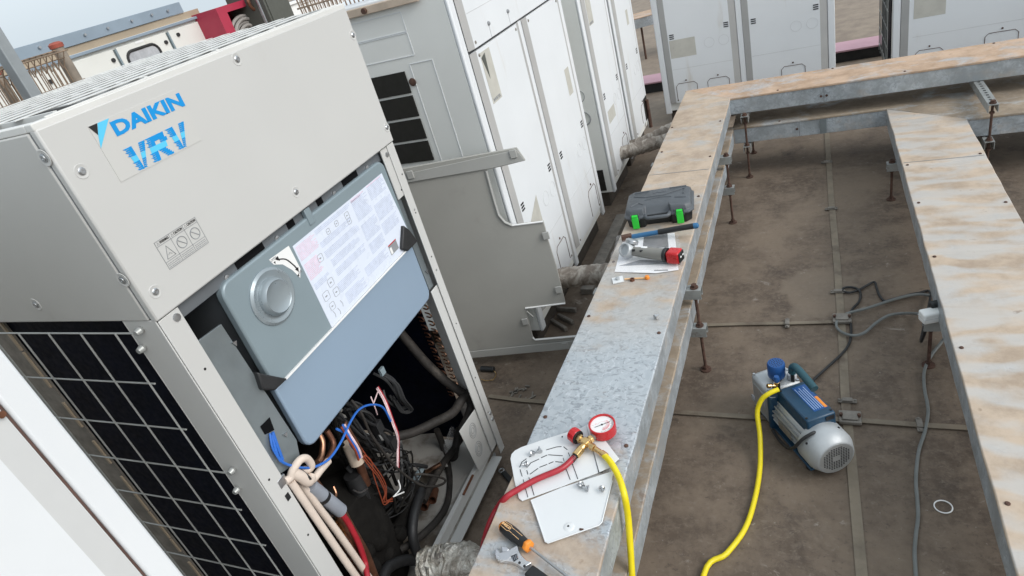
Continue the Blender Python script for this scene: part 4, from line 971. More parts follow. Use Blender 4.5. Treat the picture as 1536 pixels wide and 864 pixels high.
part('fixing_tab', MB().obox(Vector([(-1.079,2.232,0.0648)][0])+nrm*.009,(.014,.003,.017),Matrix.Rotation(R(15),3,'Z')), GREYL, dp, .002)
# ------------------------------------------------------------------ tools on the upper tray
ZT = ZU
def two(p0, p1): return math.atan2(p1[1]-p0[1], p1[0]-p0[0])
# tool case
a = (-.759,2.464,ZT); ca = R(7.5)
tc = thing('tool_case','dark grey moulded tool case with two bright green latches','tool case',a,ca)
W,Dp = .288,.215
def chamf(x0,x1,y0,y1,c): return [(x0+c,y0),(x1-c,y0),(x1,y0+c),(x1,y1-c),(x1-c,y1),(x0+c,y1),(x0,y1-c),(x0,y0+c)]
def notch(p, y): return p
def loft(polys):
    """stack of equal-length rings"""
    m=MB(); rs=[[m.bm.verts.new(p) for p in q] for q in polys]; n=len(rs[0])
    for A,B in zip(rs,rs[1:]):
        for i in range(n): m.bm.faces.new((A[i],A[(i+1)%n],B[(i+1)%n],B[i]))
    m.bm.faces.new(rs[0][::-1]); m.bm.faces.new(rs[-1]); return m
def cring(i, z, rec):
    x0,x1,y0,y1,c=i,W-i,i,Dp-i,.022
    pts=[(x0+c,y0),(.082,y0),(.090,y0+rec),(.190,y0+rec),(.198,y0),(x1-c,y0),(x1,y0+c),(x1,y1-c),(x1-c,y1),(x0+c,y1),(x0,y1-c),(x0,y0+c)]
    return [(x,y,z) for x,y in pts]
part('bottom_shell', loft([cring(.010,.001,.02),cring(.004,.047,.02)]), CASEB, tc, .003, local=True)
part('lid', loft([cring(-.003,.0475,.022),cring(-.003,.055,.022),cring(.004,.060,.024),cring(.008,.079,.028),cring(.014,.086,.034)]), CASE, tc, .002, local=True)
m=MB()
m.tube([(.086,.014,.056),(.092,-.006,.053),(.100,-.012,.052),(.180,-.012,.052),(.188,-.006,.053),(.194,.014,.056)],.0085,8,False); part('handle', m, CASE, tc, .001, local=True)
for x in (.045,.232):
    l=part('latch', MB().prism([(x-.014,-.0095,.006),(x+.014,-.0095,.006),(x+.014,-.0115,.060),(x+.014,-.003,.070),(x-.014,-.003,.070),(x-.014,-.0115,.060)][:3]+[(x-.014,-.0115,.060)],(0,.006,0)), GRN, tc, .002, local=True)
    part('latch_tip', MB().box(x-.013,x+.013,-.0115,.004,.060,.068), GRN, l, .002, local=True)
    part('latch_frame', MB().box(x-.019,x-.0155,-.008,.006,.044,.070).box(x+.0155,x+.019,-.008,.006,.044,.070), CASE, l, local=True)
m=MB()
def ridge(*p): m.tube([(x,y,.0862) for x,y in p],.0036,6,False)
ridge((.035,.150),(.085,.128),(.165,.128),(.245,.165),(.258,.160),(.250,.115)); ridge((.085,.100),(.150,.112),(.200,.100)); ridge((.028,.050),(.060,.075),(.082,.055)); ridge((.215,.088),(.262,.075)); ridge((.035,.185),(.10,.190)); ridge((.19,.192),(.262,.190))
m.tube([(.12,.158,.086),(.135,.168,.086),(.15,.162,.086),(.175,.166,.086)],.0022,6)
part('raised_ribs', m, CASE, tc, local=True)

# plastic bag with printed leaflets
q = [(-0.7931,2.42,0.519),(-0.5261,2.407,0.519),(-0.469,2.123,0.519),(-0.5574,2.068,0.519),(-0.7635,2.092,0.519)]
bg = thing('document_bag','crinkled clear plastic bag holding white printed sheets under the battery tool','plastic bag',(q[0][0]*.5+q[2][0]*.5,q[0][1]*.5+q[2][1]*.5,ZT))
sh = part('paper', MB().prism([(-0.7562,2.399,0.518),(-0.5424,2.406,0.518),(-0.4823,2.111,0.518),(-0.5646,2.094,0.518),(-0.7315,2.116,0.518)],(0,0,.0015)), PAPER, bg)
part('printed_picture', MB().prism([(-0.6712,2.408,0.5196),(-0.5736,2.413,0.5196),(-0.5478,2.287,0.5196),(-0.6534,2.288,0.5196)],(0,0,.0004)), mk('dark_grey_print',(.09,.095,.10),.35,var=.15,scale=30), sh)
part('printed_picture', MB().prism([(-0.7246,2.158,0.5196),(-0.6465,2.197,0.5196),(-0.5308,2.182,0.5196),(-0.5267,2.156,0.5196)],(0,0,.0004)), mk('slate_print',(.20,.22,.25),.35,var=.4,scale=30), sh)
part('printed_line', MB().prism([(-0.5761,2.116,0.5196),(-0.5226,2.115,0.5196),(-0.5213,2.107,0.5196),(-0.5747,2.109,0.5196)],(0,0,.0004)), INKS, sh)
part('pale_oval', MB().lathe([(.014,0),(.014,.0006)],[(-0.6488,2.223,0.5199)][0],n=20), PALE, sh)
m=MB(); nx,ny=22,16; C4=[Vector(c) for c in (q[0],q[1],q[2],q[4])]; rr=random.Random(5); grid=[]
for j in range(ny+1):
    row=[]
    for i in range(nx+1):
        u,v=i/nx,j/ny; p=(C4[0]*(1-u)+C4[1]*u)*(1-v)+(C4[3]*(1-u)+C4[2]*u)*v
        e=min(u,1-u,v,1-v); edge=.006*math.sin(9*u+3*v)*(e<.08)
        if e<1e-6: p+=Vector((rr.uniform(-.005,.005),rr.uniform(-.007,.007),0))
        p.z=ZT+.0065+ (0 if e<1e-6 else rr.uniform(0,.004))+.004*abs(math.sin(7*u*v+5*u))*(1 if e>.05 else .3) - (.005 if e<1e-6 else 0)
        row.append(m.bm.verts.new(p))
    grid.append(row)
for j in range(ny):
    for i in range(nx): m.bm.faces.new((grid[j][i],grid[j][i+1],grid[j+1][i+1],grid[j+1][i]))
part('film', m, BAG, bg, angle=80)

# battery tool
h = (-0.6956,2.215,0.555); b_ = (-0.5169,2.169,0.55)
bt = thing('cordless_tool','grey cordless tool with silver ring head and red battery lying on the bag','power tool',(h[0],h[1],ZT+.012),two(h,b_))
L = math.hypot(b_[0]-h[0],b_[1]-h[1])
ax=(-.25,-.75,.62)
part('head', MB().lathe([(.022,-.022),(.030,-.016),(.031,.012),(.027,.020),(.022,.021),(.019,.010),(.004,.008)],(0,0,.030),ax,n=28), ALUC, bt, local=True)
part('collar', MB().lathe([(.018,0),(.026,.004),(.026,.016),(.018,.022)],(.010,.022,.046),(.2,.5,.8),n=20), STEEL, bt, .001, local=True)
part('collar_slot', MB().obox((.008,.012,.064),(.012,.0015,.002),Matrix.Rotation(.2,3,'Z')), INK, bt, local=True)
m=MB(); m.tube([(.024,.002,.026),(.06,0,.026),(.105,-.002,.026),(L-.020,-.004,.026)],[.0180,.0255],16,False); part('body', m, TOOLG, bt, local=True)
part('band', MB().cyl((L-.024,-.004,.026),(L-.010,-.0045,.026),.0285,n=16), CASEB, bt, .002, local=True)
bb=part('battery', MB().obox((L+.018,-.005,.026),(.026,.0255,.0245)), RED, bt, .008, local=True)
part('battery_end', MB().obox((L+.0455,-.005,.026),(.0025,.021,.020)), CASEB, bb, .003, local=True)
m=MB()
for s in ((0,.010),(0,-.010)): m.obox((L+.0485,-.005+s[1],.03),(.0008,.005,.003))
part('vents', m, PALE, bb, local=True)
m=MB()
for (x,s) in ((.036,.02),(.07,.022)): m.obox((x,-.0135,.041),(.006,.004,.003),Matrix.Rotation(.5,3,'Z'))
part('vent_openings', m, INK, bt, local=True)
part('switch', MB().obox((.075,.004,.047),(.012,.006,.002)), PALE, bt, .001, local=True)

# long gripped tool
a=(-0.7132,2.372,0.533); c=(-0.4393,2.363,0.57)
hm = thing('hand_tool','long tool with blue and black grip lying in front of the tool case','hand tool',(a[0],a[1],ZT))
mid=Vector(a)+(Vector(c)-Vector(a))*.42
part('blue_sleeve', MB().tube([a,Vector(a)+(Vector(c)-Vector(a))*.2,mid],.0100,12,False), BLUEG, hm)
part('black_grip', MB().tube([mid,mid+(Vector(c)-mid)*.5+Vector((0,0,.001)),Vector(c)-(Vector(c)-mid)*.08],.0118,12,False), CASEB, hm)
part('blue_tip', MB().lathe([(.0118,0),(.0126,.008),(.010,.017),(.004,.020)],Vector(c)-(Vector(c)-mid)*.09,Vector(c)-mid,n=14), BLUEG, hm)
part('steel_head', MB().obox(Vector(a)+Vector((-.022,-.004,.0)),(.022,.012,.012),Matrix.Rotation(.3,3,'Z')), RUST, hm, .003)

# small things beside the bag
p = (-0.7048,2.055,0.515); t = thing('square_clip','small white square clip plate in front of the bag','clip',p,.35)
part('plate', MB().box(-.021,.021,-.021,.021,.001,.006), PLATE, t, .001, local=True); part('boss', MB().lathe([(.009,.006),(.008,.014),(.003,.016)],n=12), ALUC, t, local=True)
p = (-0.6479,2.052,0.515); solo('nut', MB().lathe([(.005,0),(.010,0),(.010,.009),(.005,.009),(.005,0)],p,n=6,cap=False), COPPERD, 'dark hex nut between the white clip and the orange bit','nut')
p = (-0.5924,2.062,0.515); solo('plastic_bit', MB().lathe([(.009,0),(.010,.005),(.008,.013),(.002,.014)],p,n=9), ORG, 'little orange plastic bit at the bag edge','plastic piece', None,.001)
m=MB(); m.tube([(-0.6787,2.059,0.519),(-0.6324,2.061,0.519),(-0.5992,2.061,0.519)],.003,6); solo('cable_tie_offcut', m, LORG, 'thin peach strip running from the white clip to the orange bit','strip')
p = (-0.5145,1.796,0.515); solo('bolt', MB().lathe([(.010,0),(.010,.006),(.005,.006),(.005,.016)],(p[0],p[1],ZT+.010),(.6,.7,.05),n=6), STEEL, 'small loose bolt alone in the middle of the tray','bolt')

# white knockout cover plates under the gauge
ZP=ZT+.004
w1 = thing('cover_plate','white slotted cover plate with rounded corner lying under the red gauge','plate',(-0.6707,1.114,0.515),0,'white cover plates')
pt = part('sheet', MB().prism([(-0.8021,1.123,0.5185),(-0.8053,1.14,0.5185),(-0.8,1.155,0.5185),(-0.7845,1.17,0.5185),(-0.7352,1.201,0.5185),(-0.6293,1.262,0.5185),(-0.6196,1.272,0.5185),(-0.5394,1.105,0.5185),(-0.6251,1.046,0.5185),(-0.7159,0.9868,0.5185),(-0.7271,0.9933,0.5185),(-0.7606,1.047,0.5185)],(0,0,.0022)), PLATE, w1, .0006)
part('flange', MB().prism([(-0.6165,1.268,0.5225),(-0.6052,1.278,0.5225),(-0.5599,1.23,0.5225),(-0.495,1.155,0.5225),(-0.5112,1.124,0.5225),(-0.5249,1.112,0.5225),(-0.5358,1.103,0.5225)],(0,0,.0022)), PLATE, w1, .0006)
m=MB()
m.tube([(-0.7035,0.9996,0.5212),(-0.7373,1.055,0.5212)],.0011,4,False)
m.tube([(-0.7439,1.065,0.5212),(-0.7588,1.088,0.5212)],.0011,4,False)
m.tube([(-0.7626,1.095,0.5212),(-0.7632,1.114,0.5212),(-0.754,1.128,0.5212)],.0011,4,False)
m.tube([(-0.7489,1.135,0.5212),(-0.7371,1.145,0.5212)],.0011,4,False)
m.tube([(-0.7071,1.166,0.5212),(-0.681,1.18,0.5212),(-0.6668,1.183,0.5212)],.0011,4,False)
m.tube([(-0.6604,1.183,0.5212),(-0.6464,1.173,0.5212)],.0011,4,False)
m.tube([(-0.6407,1.163,0.5212),(-0.6329,1.151,0.5212)],.0011,4,False)
m.tube([(-0.6269,1.141,0.5212),(-0.5881,1.076,0.5212)],.0011,4,False)
m.tube([(-0.6888,1.008,0.5212),(-0.7236,1.064,0.5212)],.0011,4,False)
m.tube([(-0.7301,1.074,0.5212),(-0.7382,1.087,0.5212)],.0011,4,False)
m.tube([(-0.7408,1.098,0.5212),(-0.7356,1.115,0.5212),(-0.7166,1.131,0.5212)],.0011,4,False)
m.tube([(-0.7126,1.136,0.5212),(-0.698,1.148,0.5212)],.0011,4,False)
m.tube([(-0.6956,1.149,0.5212),(-0.6532,1.15,0.5212)],.0011,4,False)
m.tube([(-0.6491,1.142,0.5212),(-0.6436,1.132,0.5212)],.0011,4,False)
m.tube([(-0.6381,1.119,0.5212),(-0.6076,1.071,0.5212)],.0011,4,False)
m.tube([(-0.7245,1.075,0.5212),(-0.7085,1.098,0.5212)],.0011,4,False)
m.tube([(-0.7057,1.102,0.5212),(-0.6874,1.115,0.5212)],.0011,4,False)
m.tube([(-0.6839,1.118,0.5212),(-0.6727,1.126,0.5212)],.0011,4,False)
m.tube([(-0.6673,1.127,0.5212),(-0.6464,1.127,0.5212)],.0011,4,False)
part('slots', m, INK, pt)
for p in [(-0.6758,1.22,0.5212),(-0.6635,1.082,0.5212),(-0.5111,1.17,0.5212)]: part('hole', MB().cyl(p,(p[0],p[1],p[2]+.0006),.0025,n=10), INK, pt)
w2 = thing('cover_plate','plain white cover plate with one small hole lying below the slotted plate','plate',(-0.5719,0.9729,0.515),0,'white cover plates')
pt = part('sheet', MB().prism([(-0.6932,0.9933,0.5185),(-0.6234,1.044,0.5185),(-0.5016,1.115,0.5185),(-0.4981,1.085,0.5185),(-0.4934,0.955,0.5185),(-0.4982,0.9459,0.5185),(-0.6078,0.8768,0.5185),(-0.6153,0.8791,0.5185),(-0.6709,0.9621,0.5185)],(0,0,.0022)), PLATE, w2, .0006)
part('rolled_edge', MB().tube([(-0.6918,0.9912,0.5212),(-0.6695,0.96,0.5212),(-0.614,0.8773,0.5212),(-0.6065,0.875,0.5212),(-0.4972,0.9439,0.5212),(-0.4923,0.953,0.5212),(-0.4971,1.082,0.5212)],.0016,6,False), PLATE, pt)
for p in [(-0.5709,0.9294,0.5212)]: part('hole', MB().cyl(p,(p[0],p[1],p[2]+.0008),.003,n=10), INK, pt)
for p in [(-0.569,0.928,0.5212)]: part('boss', MB().lathe([(.014,-.0005),(.011,.0012),(.004,.0006)],p,n=16), PLATE, pt)
for p in [(-0.5363,0.9254,0.5212)]: part('notch', MB().obox(p,(.005,.003,.0006)), RUST, pt)
part('notch', MB().obox((-0.5342,1.109,0.5212),(.006,.004,.0006)), INK, w1)
def loose_screw(p, label, k):
    a=k*1.9; d=Vector((math.cos(a),math.sin(a),.25))
    return solo('screw', MB().lathe([(.0085,0),(.0085,.002),(.006,.004),(.0055,.008),(.0025,.008),(.0025,.016)],(p[0],p[1],.529),d,n=10), STEEL, label, 'screw', 'loose screws on the white plates')
loose_screw((-0.7418,1.143,0.527),'left screw of the pair on the slotted plate',0)
loose_screw((-0.7201,1.15,0.527),'right screw of the pair on the slotted plate',1)
loose_screw((-0.7413,1.104,0.527),'lowest screw on the slotted plate at the inner slot corner',2)
loose_screw((-0.5725,1.055,0.527),'upper of two touching screws on the plain plate',3)
loose_screw((-0.5743,1.046,0.527),'lower of two touching screws on the plain plate',4)
loose_screw((-0.5476,1.043,0.527),'middle lone screw on the plain plate',5)
loose_screw((-0.5145,1.048,0.527),'right lone screw near the edge of the plain plate',6)
# ------------------------------------------------------------------ gauge with its two hoses
gc = (-0.5573,1.243,0.556); cr = (-0.592,1.187,0.54); kb = (-0.6318,1.208,0.545)
gm = thing('pressure_gauge','red pressure gauge and red knob on a brass cross valve with red and yellow hoses','gauge',(cr[0],cr[1],ZU))
bz = part('gauge_case', MB().lathe([(.030,-.030),(.0365,-.026),(.0375,-.004),(.0375,.004),(.0335,.0045),(.0325,-.002),(.001,-.0022)],gc,(.03,-.05,1),n=40), RED, gm)
fc = part('dial', MB().lathe([(.0325,-.0018),(.0325,-.0008)],gc,(.03,-.05,1),n=40), PALE, gm)
m=MB(); m2=MB(); G=Vector(gc)+Vector((0,0,-.0004))
for k in range(34):
    a=R(225-270*k/33)-.6; r0=.0295; r1=.0262 if k%3 else .0235
    m.tube([G+Vector((r0*math.cos(a),r0*math.sin(a),0)),G+Vector((r1*math.cos(a),r1*math.sin(a),0))],.0003,4,False)
for rad in (.0205,.0165,.0125): m2.tube([G+Vector((rad*math.cos(R(215-250*k/24)-.6),rad*math.sin(R(215-250*k/24)-.6),0)) for k in range(25)],.0005,4,False)
for k in range(16):
    a=R(215-250*k/15)-.6; m2.obox(G+Vector((.0185*math.cos(a),.0185*math.sin(a),0)),(.0014,.0008,.0003),Matrix.Rotation(a,3,'Z'))
part('scale', m, INK, fc); part('scale', m2, mk('pink_dial_print',(.75,.28,.30),.5), fc)
m=MB(); a=R(35); m.tube([G+Vector((-.022*math.cos(a),-.022*math.sin(a),.0008)),G+Vector((.024*math.cos(a),.024*math.sin(a),.0008))],.0007,5,False); m.cyl(G,G+Vector((0,0,.002)),.0025,n=10)
part('needle', m, INK, fc)
C=Vector(cr); Kv=Vector(kb)
dk=(Kv-C).normalized(); dg=(Vector((gc[0],gc[1],.540))-C).normalized()
yo = Vector((-0.5399,1.157,0.536)); ro = Vector((-0.6123,1.139,0.534))
dy=(yo-C).normalized(); dr=(ro-C).normalized()
m=MB(); m.obox(C,(.010,.010,.009),Matrix.Rotation(two((0,0),dk),3,'Z'))
m.cyl(C,C+dk*.030,.0085,n=10); m.cyl(C,C+dg*.030,.008,n=10); m.cyl(C,C+dy*.020,.008,n=10); m.cyl(C,C+dr*.020,.008,n=10)
m.cyl(C+dk*.018,C+dk*.028,.0125,n=6); m.cyl(C+dg*.012,C+dg*.022,.0115,n=6); m.cyl(C+dy*.018,C+dy*.032,.0105,n=6); m.cyl(C+dr*.014,C+dr*.024,.010,n=12); m.cyl(C+dr*.022,ro-dr*.004,.0120,n=6)
m.cyl(C+dy*.036,yo,.0075,n=10)
vb=part('cross_valve', m, BRASS, gm, .0008)
part('gauge_stem', MB().cyl(C+dg*.022,C+dg*.036,.010,n=6), LEAD, gm, .001)
kc=C+dk*.030
m=MB(); m.lathe([(.012,.0),(.0205,.002),(.0215,.010),(.0205,.022),(.017,.026),(.001,.0265)],kc,dk,n=12); part('knob', m, RED, gm, .002, angle=25)
part('ferrule', MB().cyl(yo-dy*.002,yo+dy*.016,.0095,n=14), BRASS, gm, .0006)
part('washer', MB().lathe([(.0195,-.0012),(.0195,.0018)],kc,dk,n=24), INK, gm)
m=MB()
for k in range(5): m.lathe([(.0088,.001+.0042*k),(.0088,.0032+.0042*k)],ro-dr*.006,dr,n=12)
part('spring_guard', m, INK, gm)
yp = [(-0.5355,1.154,0.535),(-0.5114,1.131,0.537),(-0.4807,1.089,0.535),(-0.4541,1.037,0.532)] + [(-0.452,1.021,0.4662),(-0.452,0.9885,0.3923),(-0.452,0.9531,0.3241),(-0.452,0.9151,0.2675)] + [(-.435,.52,.10),(-.40,.50,.012),(-.37,.58,.010),(-.33,.82,.010)] + [(-0.3405,1.194,0.01),(-0.2822,1.282,0.01),(-0.2355,1.383,0.01),(-0.2133,1.509,0.01)] + [(-0.2046,1.63,0.02),(-0.207,1.73,0.06),(-0.2143,1.782,0.12),(-0.1991,1.8,0.166),(-0.1721,1.809,0.19),(-0.1424,1.824,0.197)]
part('yellow_hose', MB().tube(yp,.0084,12), YEL, gm)
rp_ = [tuple(ro+dr*.002)] + [(-0.6371,1.095,0.533),(-0.6933,1.051,0.533),(-0.7417,1.006,0.53),(-0.7651,0.9856,0.522)] + [(-0.802,0.9841,0.4757),(-0.818,0.957,0.4523),(-0.838,0.9408,0.4115),(-0.862,0.9354,0.3541)] + [(-.90,.80,.16),(-.96,.70,.11),(-1.05,.66,.15)] + [(-1.13,0.7655,0.3671)] + [(-1.165,0.8117,0.3954),(-1.165,0.825,0.464),(-1.165,0.8287,0.5369),(-1.165,0.8263,0.5802)]
part('red_hose', MB().tube(rp_,.0082,12), REDH, gm)

# screwdriver
a=(-0.7342,0.897,0.533); b=(-0.5162,0.7847,0.533)
sd = thing('screwdriver','black and orange screwdriver lying on the tray beside the wrench','screwdriver',(a[0],a[1],ZU+.0175),two(a,b))
hl = .105; k_=1.0
h = part('handle', MB().lathe([(.010,.000),(.0155,.008),(.0172,.030),(.0165,.05),(.0135,.072),(.0120,.086),(.013,.092)],(0,0,0),(1,0,0),n=16), CASEB, sd, local=True, angle=60)
part('butt', MB().lathe([(.004,-.004),(.0095,-.002),(.0135,.004),(.0150,.007)],(0,0,0),(1,0,0),n=16), ORG, h, local=True)
part('collar', MB().lathe([(.0125,.090),(.0155,.094),(.0165,.099),(.0150,.104),(.0065,.106)],(0,0,0),(1,0,0),n=6), ORG, h, .0015, local=True)
m=MB(); 
for s in (-1,1): m.tube([(.010,.007*s,.0150),(.034,.0085*s,.0158),(.040,.0055*s,.0160),(.075,.0060*s,.0120)],.0007,4,False)
part('trim_line', m, LORG, h, local=True)
text('lettering','INGCO',.0095,LORG,frame((.0245,0,.0174),(1,0,0),(0,1,0),(0,0,1)),h,.0003,local=True)
part('shaft', MB().cyl((.104,0,0),(.235,0,0),.0034,n=12), STEEL, sd, local=True)
# adjustable wrench
a=(-0.6745,0.8152,0.523); b=(-0.594,0.7797,0.523)
wr = thing('adjustable_wrench','chrome adjustable wrench with black handle at the lower edge of the picture','wrench',(a[0],a[1],ZU+.001),two(a,b))
hp=part('head', MB().prism([(-0.6252,0.8131,0.516),(-0.6392,0.8174,0.516),(-0.6553,0.8274,0.516),(-0.6667,0.8379,0.516),(-0.6757,0.8541,0.516),(-0.6836,0.846,0.516),(-0.6931,0.8363,0.516),(-0.699,0.8308,0.516),(-0.7119,0.8253,0.516),(-0.7179,0.8304,0.516),(-0.7271,0.8365,0.516),(-0.7268,0.8281,0.516),(-0.7233,0.8175,0.516),(-0.7172,0.8096,0.516),(-0.709,0.8046,0.516),(-0.6897,0.8073,0.516),(-0.6717,0.8073,0.516),(-0.6557,0.8024,0.516),(-0.6402,0.7966,0.516)],(0,0,.013)), CHROME, wr, .0015)
part('sliding_jaw', MB().prism([(-0.7173,0.8433,0.517),(-0.7019,0.8442,0.517),(-0.6928,0.8396,0.517),(-0.7001,0.8295,0.517),(-0.707,0.827,0.517)],(0,0,.010)), CHROME, hp, .0012)
part('worm_recess', MB().prism([(-0.6816,0.8197,0.5292),(-0.6686,0.8291,0.5292),(-0.6604,0.8168,0.5292),(-0.6687,0.8069,0.5292)],(0,0,.0004)), INK, hp)
for a_,b_2 in zip([(-0.6775,0.8194,0.5298),(-0.6742,0.8216,0.5298),(-0.6709,0.824,0.5298),(-0.6681,0.8263,0.5298)],[(-0.6703,0.8087,0.5298),(-0.6669,0.8112,0.5298),(-0.664,0.8137,0.5298),(-0.6617,0.8167,0.5298)]): part('worm_thread', MB().tube([a_,b_2],.0011,5,False), CHROME, hp)
for p in [(-0.6538,0.8072,0.5292),(-0.6388,0.8008,0.5292)]: part('hole', MB().cyl(p,(p[0],p[1],p[2]+.0006),.0034,n=12), INK, hp)
part('bevel_line', MB().tube([(-0.7014,0.8004,0.5292),(-0.6849,0.8096,0.5292),(-0.6807,0.8182,0.5292)],.0008,4,False), INKF, hp)
part('handle', MB().prism([(x,y,-.0005) for x,y in ((.052,-.0155),(.10,-.015),(.19,-.018),(.195,0),(.19,.018),(.10,.015),(.052,.0155))],(0,0,.016)), CASEB, wr, .004, local=True)
# key on the floor beyond the tray edge
a=(-1.136,1.509,0.012); b=(-1.054,1.444,0.012)
ky = thing('service_key','black handled key with a steel ring on the floor beside the open unit','hand tool',(a[0],a[1],.0),two(a,b))
part('handle', MB().box(.012,.10,-.011,.011,.004,.016), CASEB, ky, .004, local=True)
part('ring', MB().tube([(.010*math.cos(t_),.010*math.sin(t_),.01) for t_ in [i*math.pi/8 for i in range(16)]],.003,6,False,closed=True), STEEL, ky, local=True)

# ------------------------------------------------------------------ vacuum pump
vp = thing('vacuum_pump','blue and silver vacuum pump with carrying handle standing on the roof floor','vacuum pump',(.028,1.630,0),math.atan2(.843,-.538))
def LP(*a): return a
part('base_plate', MB().box(.045,.40,-.062,.062,.012,.020), TEAL, vp, .003, local=True)
for x in (.07,.37):
    for y in (-.05,.05): part('foot', MB().cyl((x,y,0),(x,y,.012),.012,n=12), RUB, vp, local=True)
# fan shell at the near end
sh = part('fan_shell', MB().lathe([(.050,.004),(.057,.0),(.063,.002),(.0765,.028),(.0785,.036),(.0785,.090),(.075,.098),(.05,.10)],(0,0,.088),(1,0,0),n=40), ALUC, vp, local=True, angle=50)
part('vent_disc', MB().lathe([(.058,-.0005),(.058,.004)],(0,0,.088),(1,0,0),n=36), ALU, sh, local=True)
m=MB()
for i in range(-6,7):
    for j in range(-6,7):
        y,z=i*.0082,j*.0070
        if y*y+z*z<.047**2 and not(abs(i)<2 and abs(j)<2): m.box(-.0012,-.0004,y-.0026,y+.0026,.088+z-.0019,.088+z+.0019)
part('vent_holes', m, INK, sh, local=True)
# finned motor
mo = part('motor', MB().cyl((.095,0,.088),(.265,0,.088),.058,n=28), ALU, vp, local=True)
m=MB()
for k in range(22):
    a=2*math.pi*k/22; c_,s_=math.cos(a),math.sin(a)
    m.obox((.180,.063*c_,.088+.063*s_),(.078,.007,.0016),Matrix.Rotation(a,3,'X'))
part('fins', m, ALU, mo, local=True)
part('rating_plate', MB().box(.14,.215,.0695,.0712,.070,.102), LEAD, mo, .001, local=True)
# flange, pump block and oil tank
part('flange', MB().box(.262,.285,-.072,.072,.012,.162), TEAL, vp, .008, local=True)
tk = part('oil_tank', MB().box(.2855,.405,-.064,.064,.014,.168), ALUC, vp, .012, local=True)
part('tank_face', MB().box(.4055,.412,-.055,.055,.03,.15), ALU, tk, .005, local=True)
part('tank_side', MB().box(.31,.385,.0642,.0665,.04,.14), ALU, tk, .003, local=True)
part('sight_glass', MB().lathe([(.014,0),(.014,.004),(.010,.005)],(.395,.0645,.06),(0,1,0),n=16), GLASSY, tk, local=True)
for (y,z) in ((-.045,.04),(.045,.04),(-.045,.14),(.045,.14)): part('bolt', MB().cyl((.412,y,z),(.417,y,z),.006,n=6), STEEL, tk, local=True)
for (x,y) in ((.295,-.055),(.295,.055),(.395,.055),(.395,-.055),(.36,-.055)): part('bolt', MB().cyl((x,y,.1675),(x,y,.172),.0048,n=6), STEEL, tk, local=True)
for a in (.6,2.2,3.9,5.5): part('bolt', MB().cyl((.055,.0783*math.cos(a),.088+.0783*math.sin(a)),(.055,.081*math.cos(a),.088+.081*math.sin(a)),.004,n=8), INK, sh, local=True)
# terminal box
tb = part('terminal_box', MB().prism([(.082,-.058,.128),(.262,-.058,.128),(.262,-.058,.190),(.086,-.058,.190)],(0,.100,0)), TEAL, vp, .006, local=True)
lb = part('label', MB().box(.115,.245,-.050,-.002,.1901,.1907), BLUEC, tb, local=True)
m=MB()
for k in range(5): m.box(.122,.235-.012*(k%2),-.006-.0075*k-.0022,-.006-.0075*k,.1908,.1912)
part('print_lines', m, mk('pale_print_on_blue',(.35,.48,.70),.4), lb, local=True)
part('orange_band', MB().box(.118,.175,-.0505,-.0405,.1909,.1914), ORG, lb, local=True)
part('switch', MB().box(.0815,.0840,-.050,-.022,.168,.184), INK, tb, local=True)
part('cord_gland', MB().cyl((.086,.018,.150),(.070,.020,.146),.008,n=12), RUB, tb, local=True)
for (x,y) in ((.10,-.05),(.10,.035),(.25,.035)): part('screw', MB().cyl((x,y,.188),(x,y,.1925),.004,n=8), INK, tb, local=True)
part('motor_cord', MB().tube([(.070,.020,.148),(.062,.040,.160),(.070,.070,.140),(.085,.092,.100),(.125,.094,.062),(.19,.088,.040),(.245,.078,.03)],.0055,8), RUB, vp, local=True)
# handle
hd_ = part('handle', MB().tube([(.302,-.040,.205),(.296,-.040,.232),(.270,-.040,.246),(.20,-.038,.240),(.165,-.037,.234)],.0135,12), TEALH, vp, local=True)
part('handle_post', MB().cyl((.300,-.040,.165),(.301,-.040,.212),.007,n=10), INK, hd_, local=True)
# filter cap and inlet
part('exhaust_neck', MB().cyl((.335,.0,.165),(.335,.0,.205),.018,n=20), INK, vp, local=True)
ec = part('exhaust_cap', MB().lathe([(.0285,.185),(.030,.190),(.030,.236),(.027,.242),(.001,.2425)],(.335,0,0),n=28), BLUEC, vp, local=True)
m=MB()
for k in range(7):
    for j in range(max(1,k*0+1)): pass
for rad,nn in ((.007,6),(.014,10),(.021,14)):
    for i in range(nn): a=2*math.pi*i/nn; m.cyl((.335+rad*math.cos(a),rad*math.sin(a),.2424),(.335+rad*math.cos(a),rad*math.sin(a),.2432),.0019,n=6)
part('vent_holes', m, INK, ec, local=True)
iv = part('inlet_valve', MB().cyl((.285,.028,.165),(.285,.028,.205),.011,n=6).cyl((.285,.028,.186),(.289,.062,.196),.0085,n=10).cyl((.285,.028,.196),(.285,.028,.212),.008,n=12), BRASS, vp, .001, local=True)
part('inlet_cap', MB().lathe([(.010,.206),(.011,.218),(.008,.228)],(.285,.028,0),n=12), BLUEC, iv, local=True)
for yy in (.0645,): part('tank_rib', MB().box(.288,.300,yy,yy+.004,.03,.15), ALU, tk, .001, local=True)
part('pressure_stub', MB().lathe([(.018,.0),(.018,.02)],(.315,-.045,.166),(0,0,1),n=6), GLASSY, vp, .002, local=True)
part('cap_cord', MB().tube([(.285,.036,.208),(.275,.06,.185),(.268,.068,.165),(.262,.05,.160)],.0015,5), WIRE, vp, local=True)

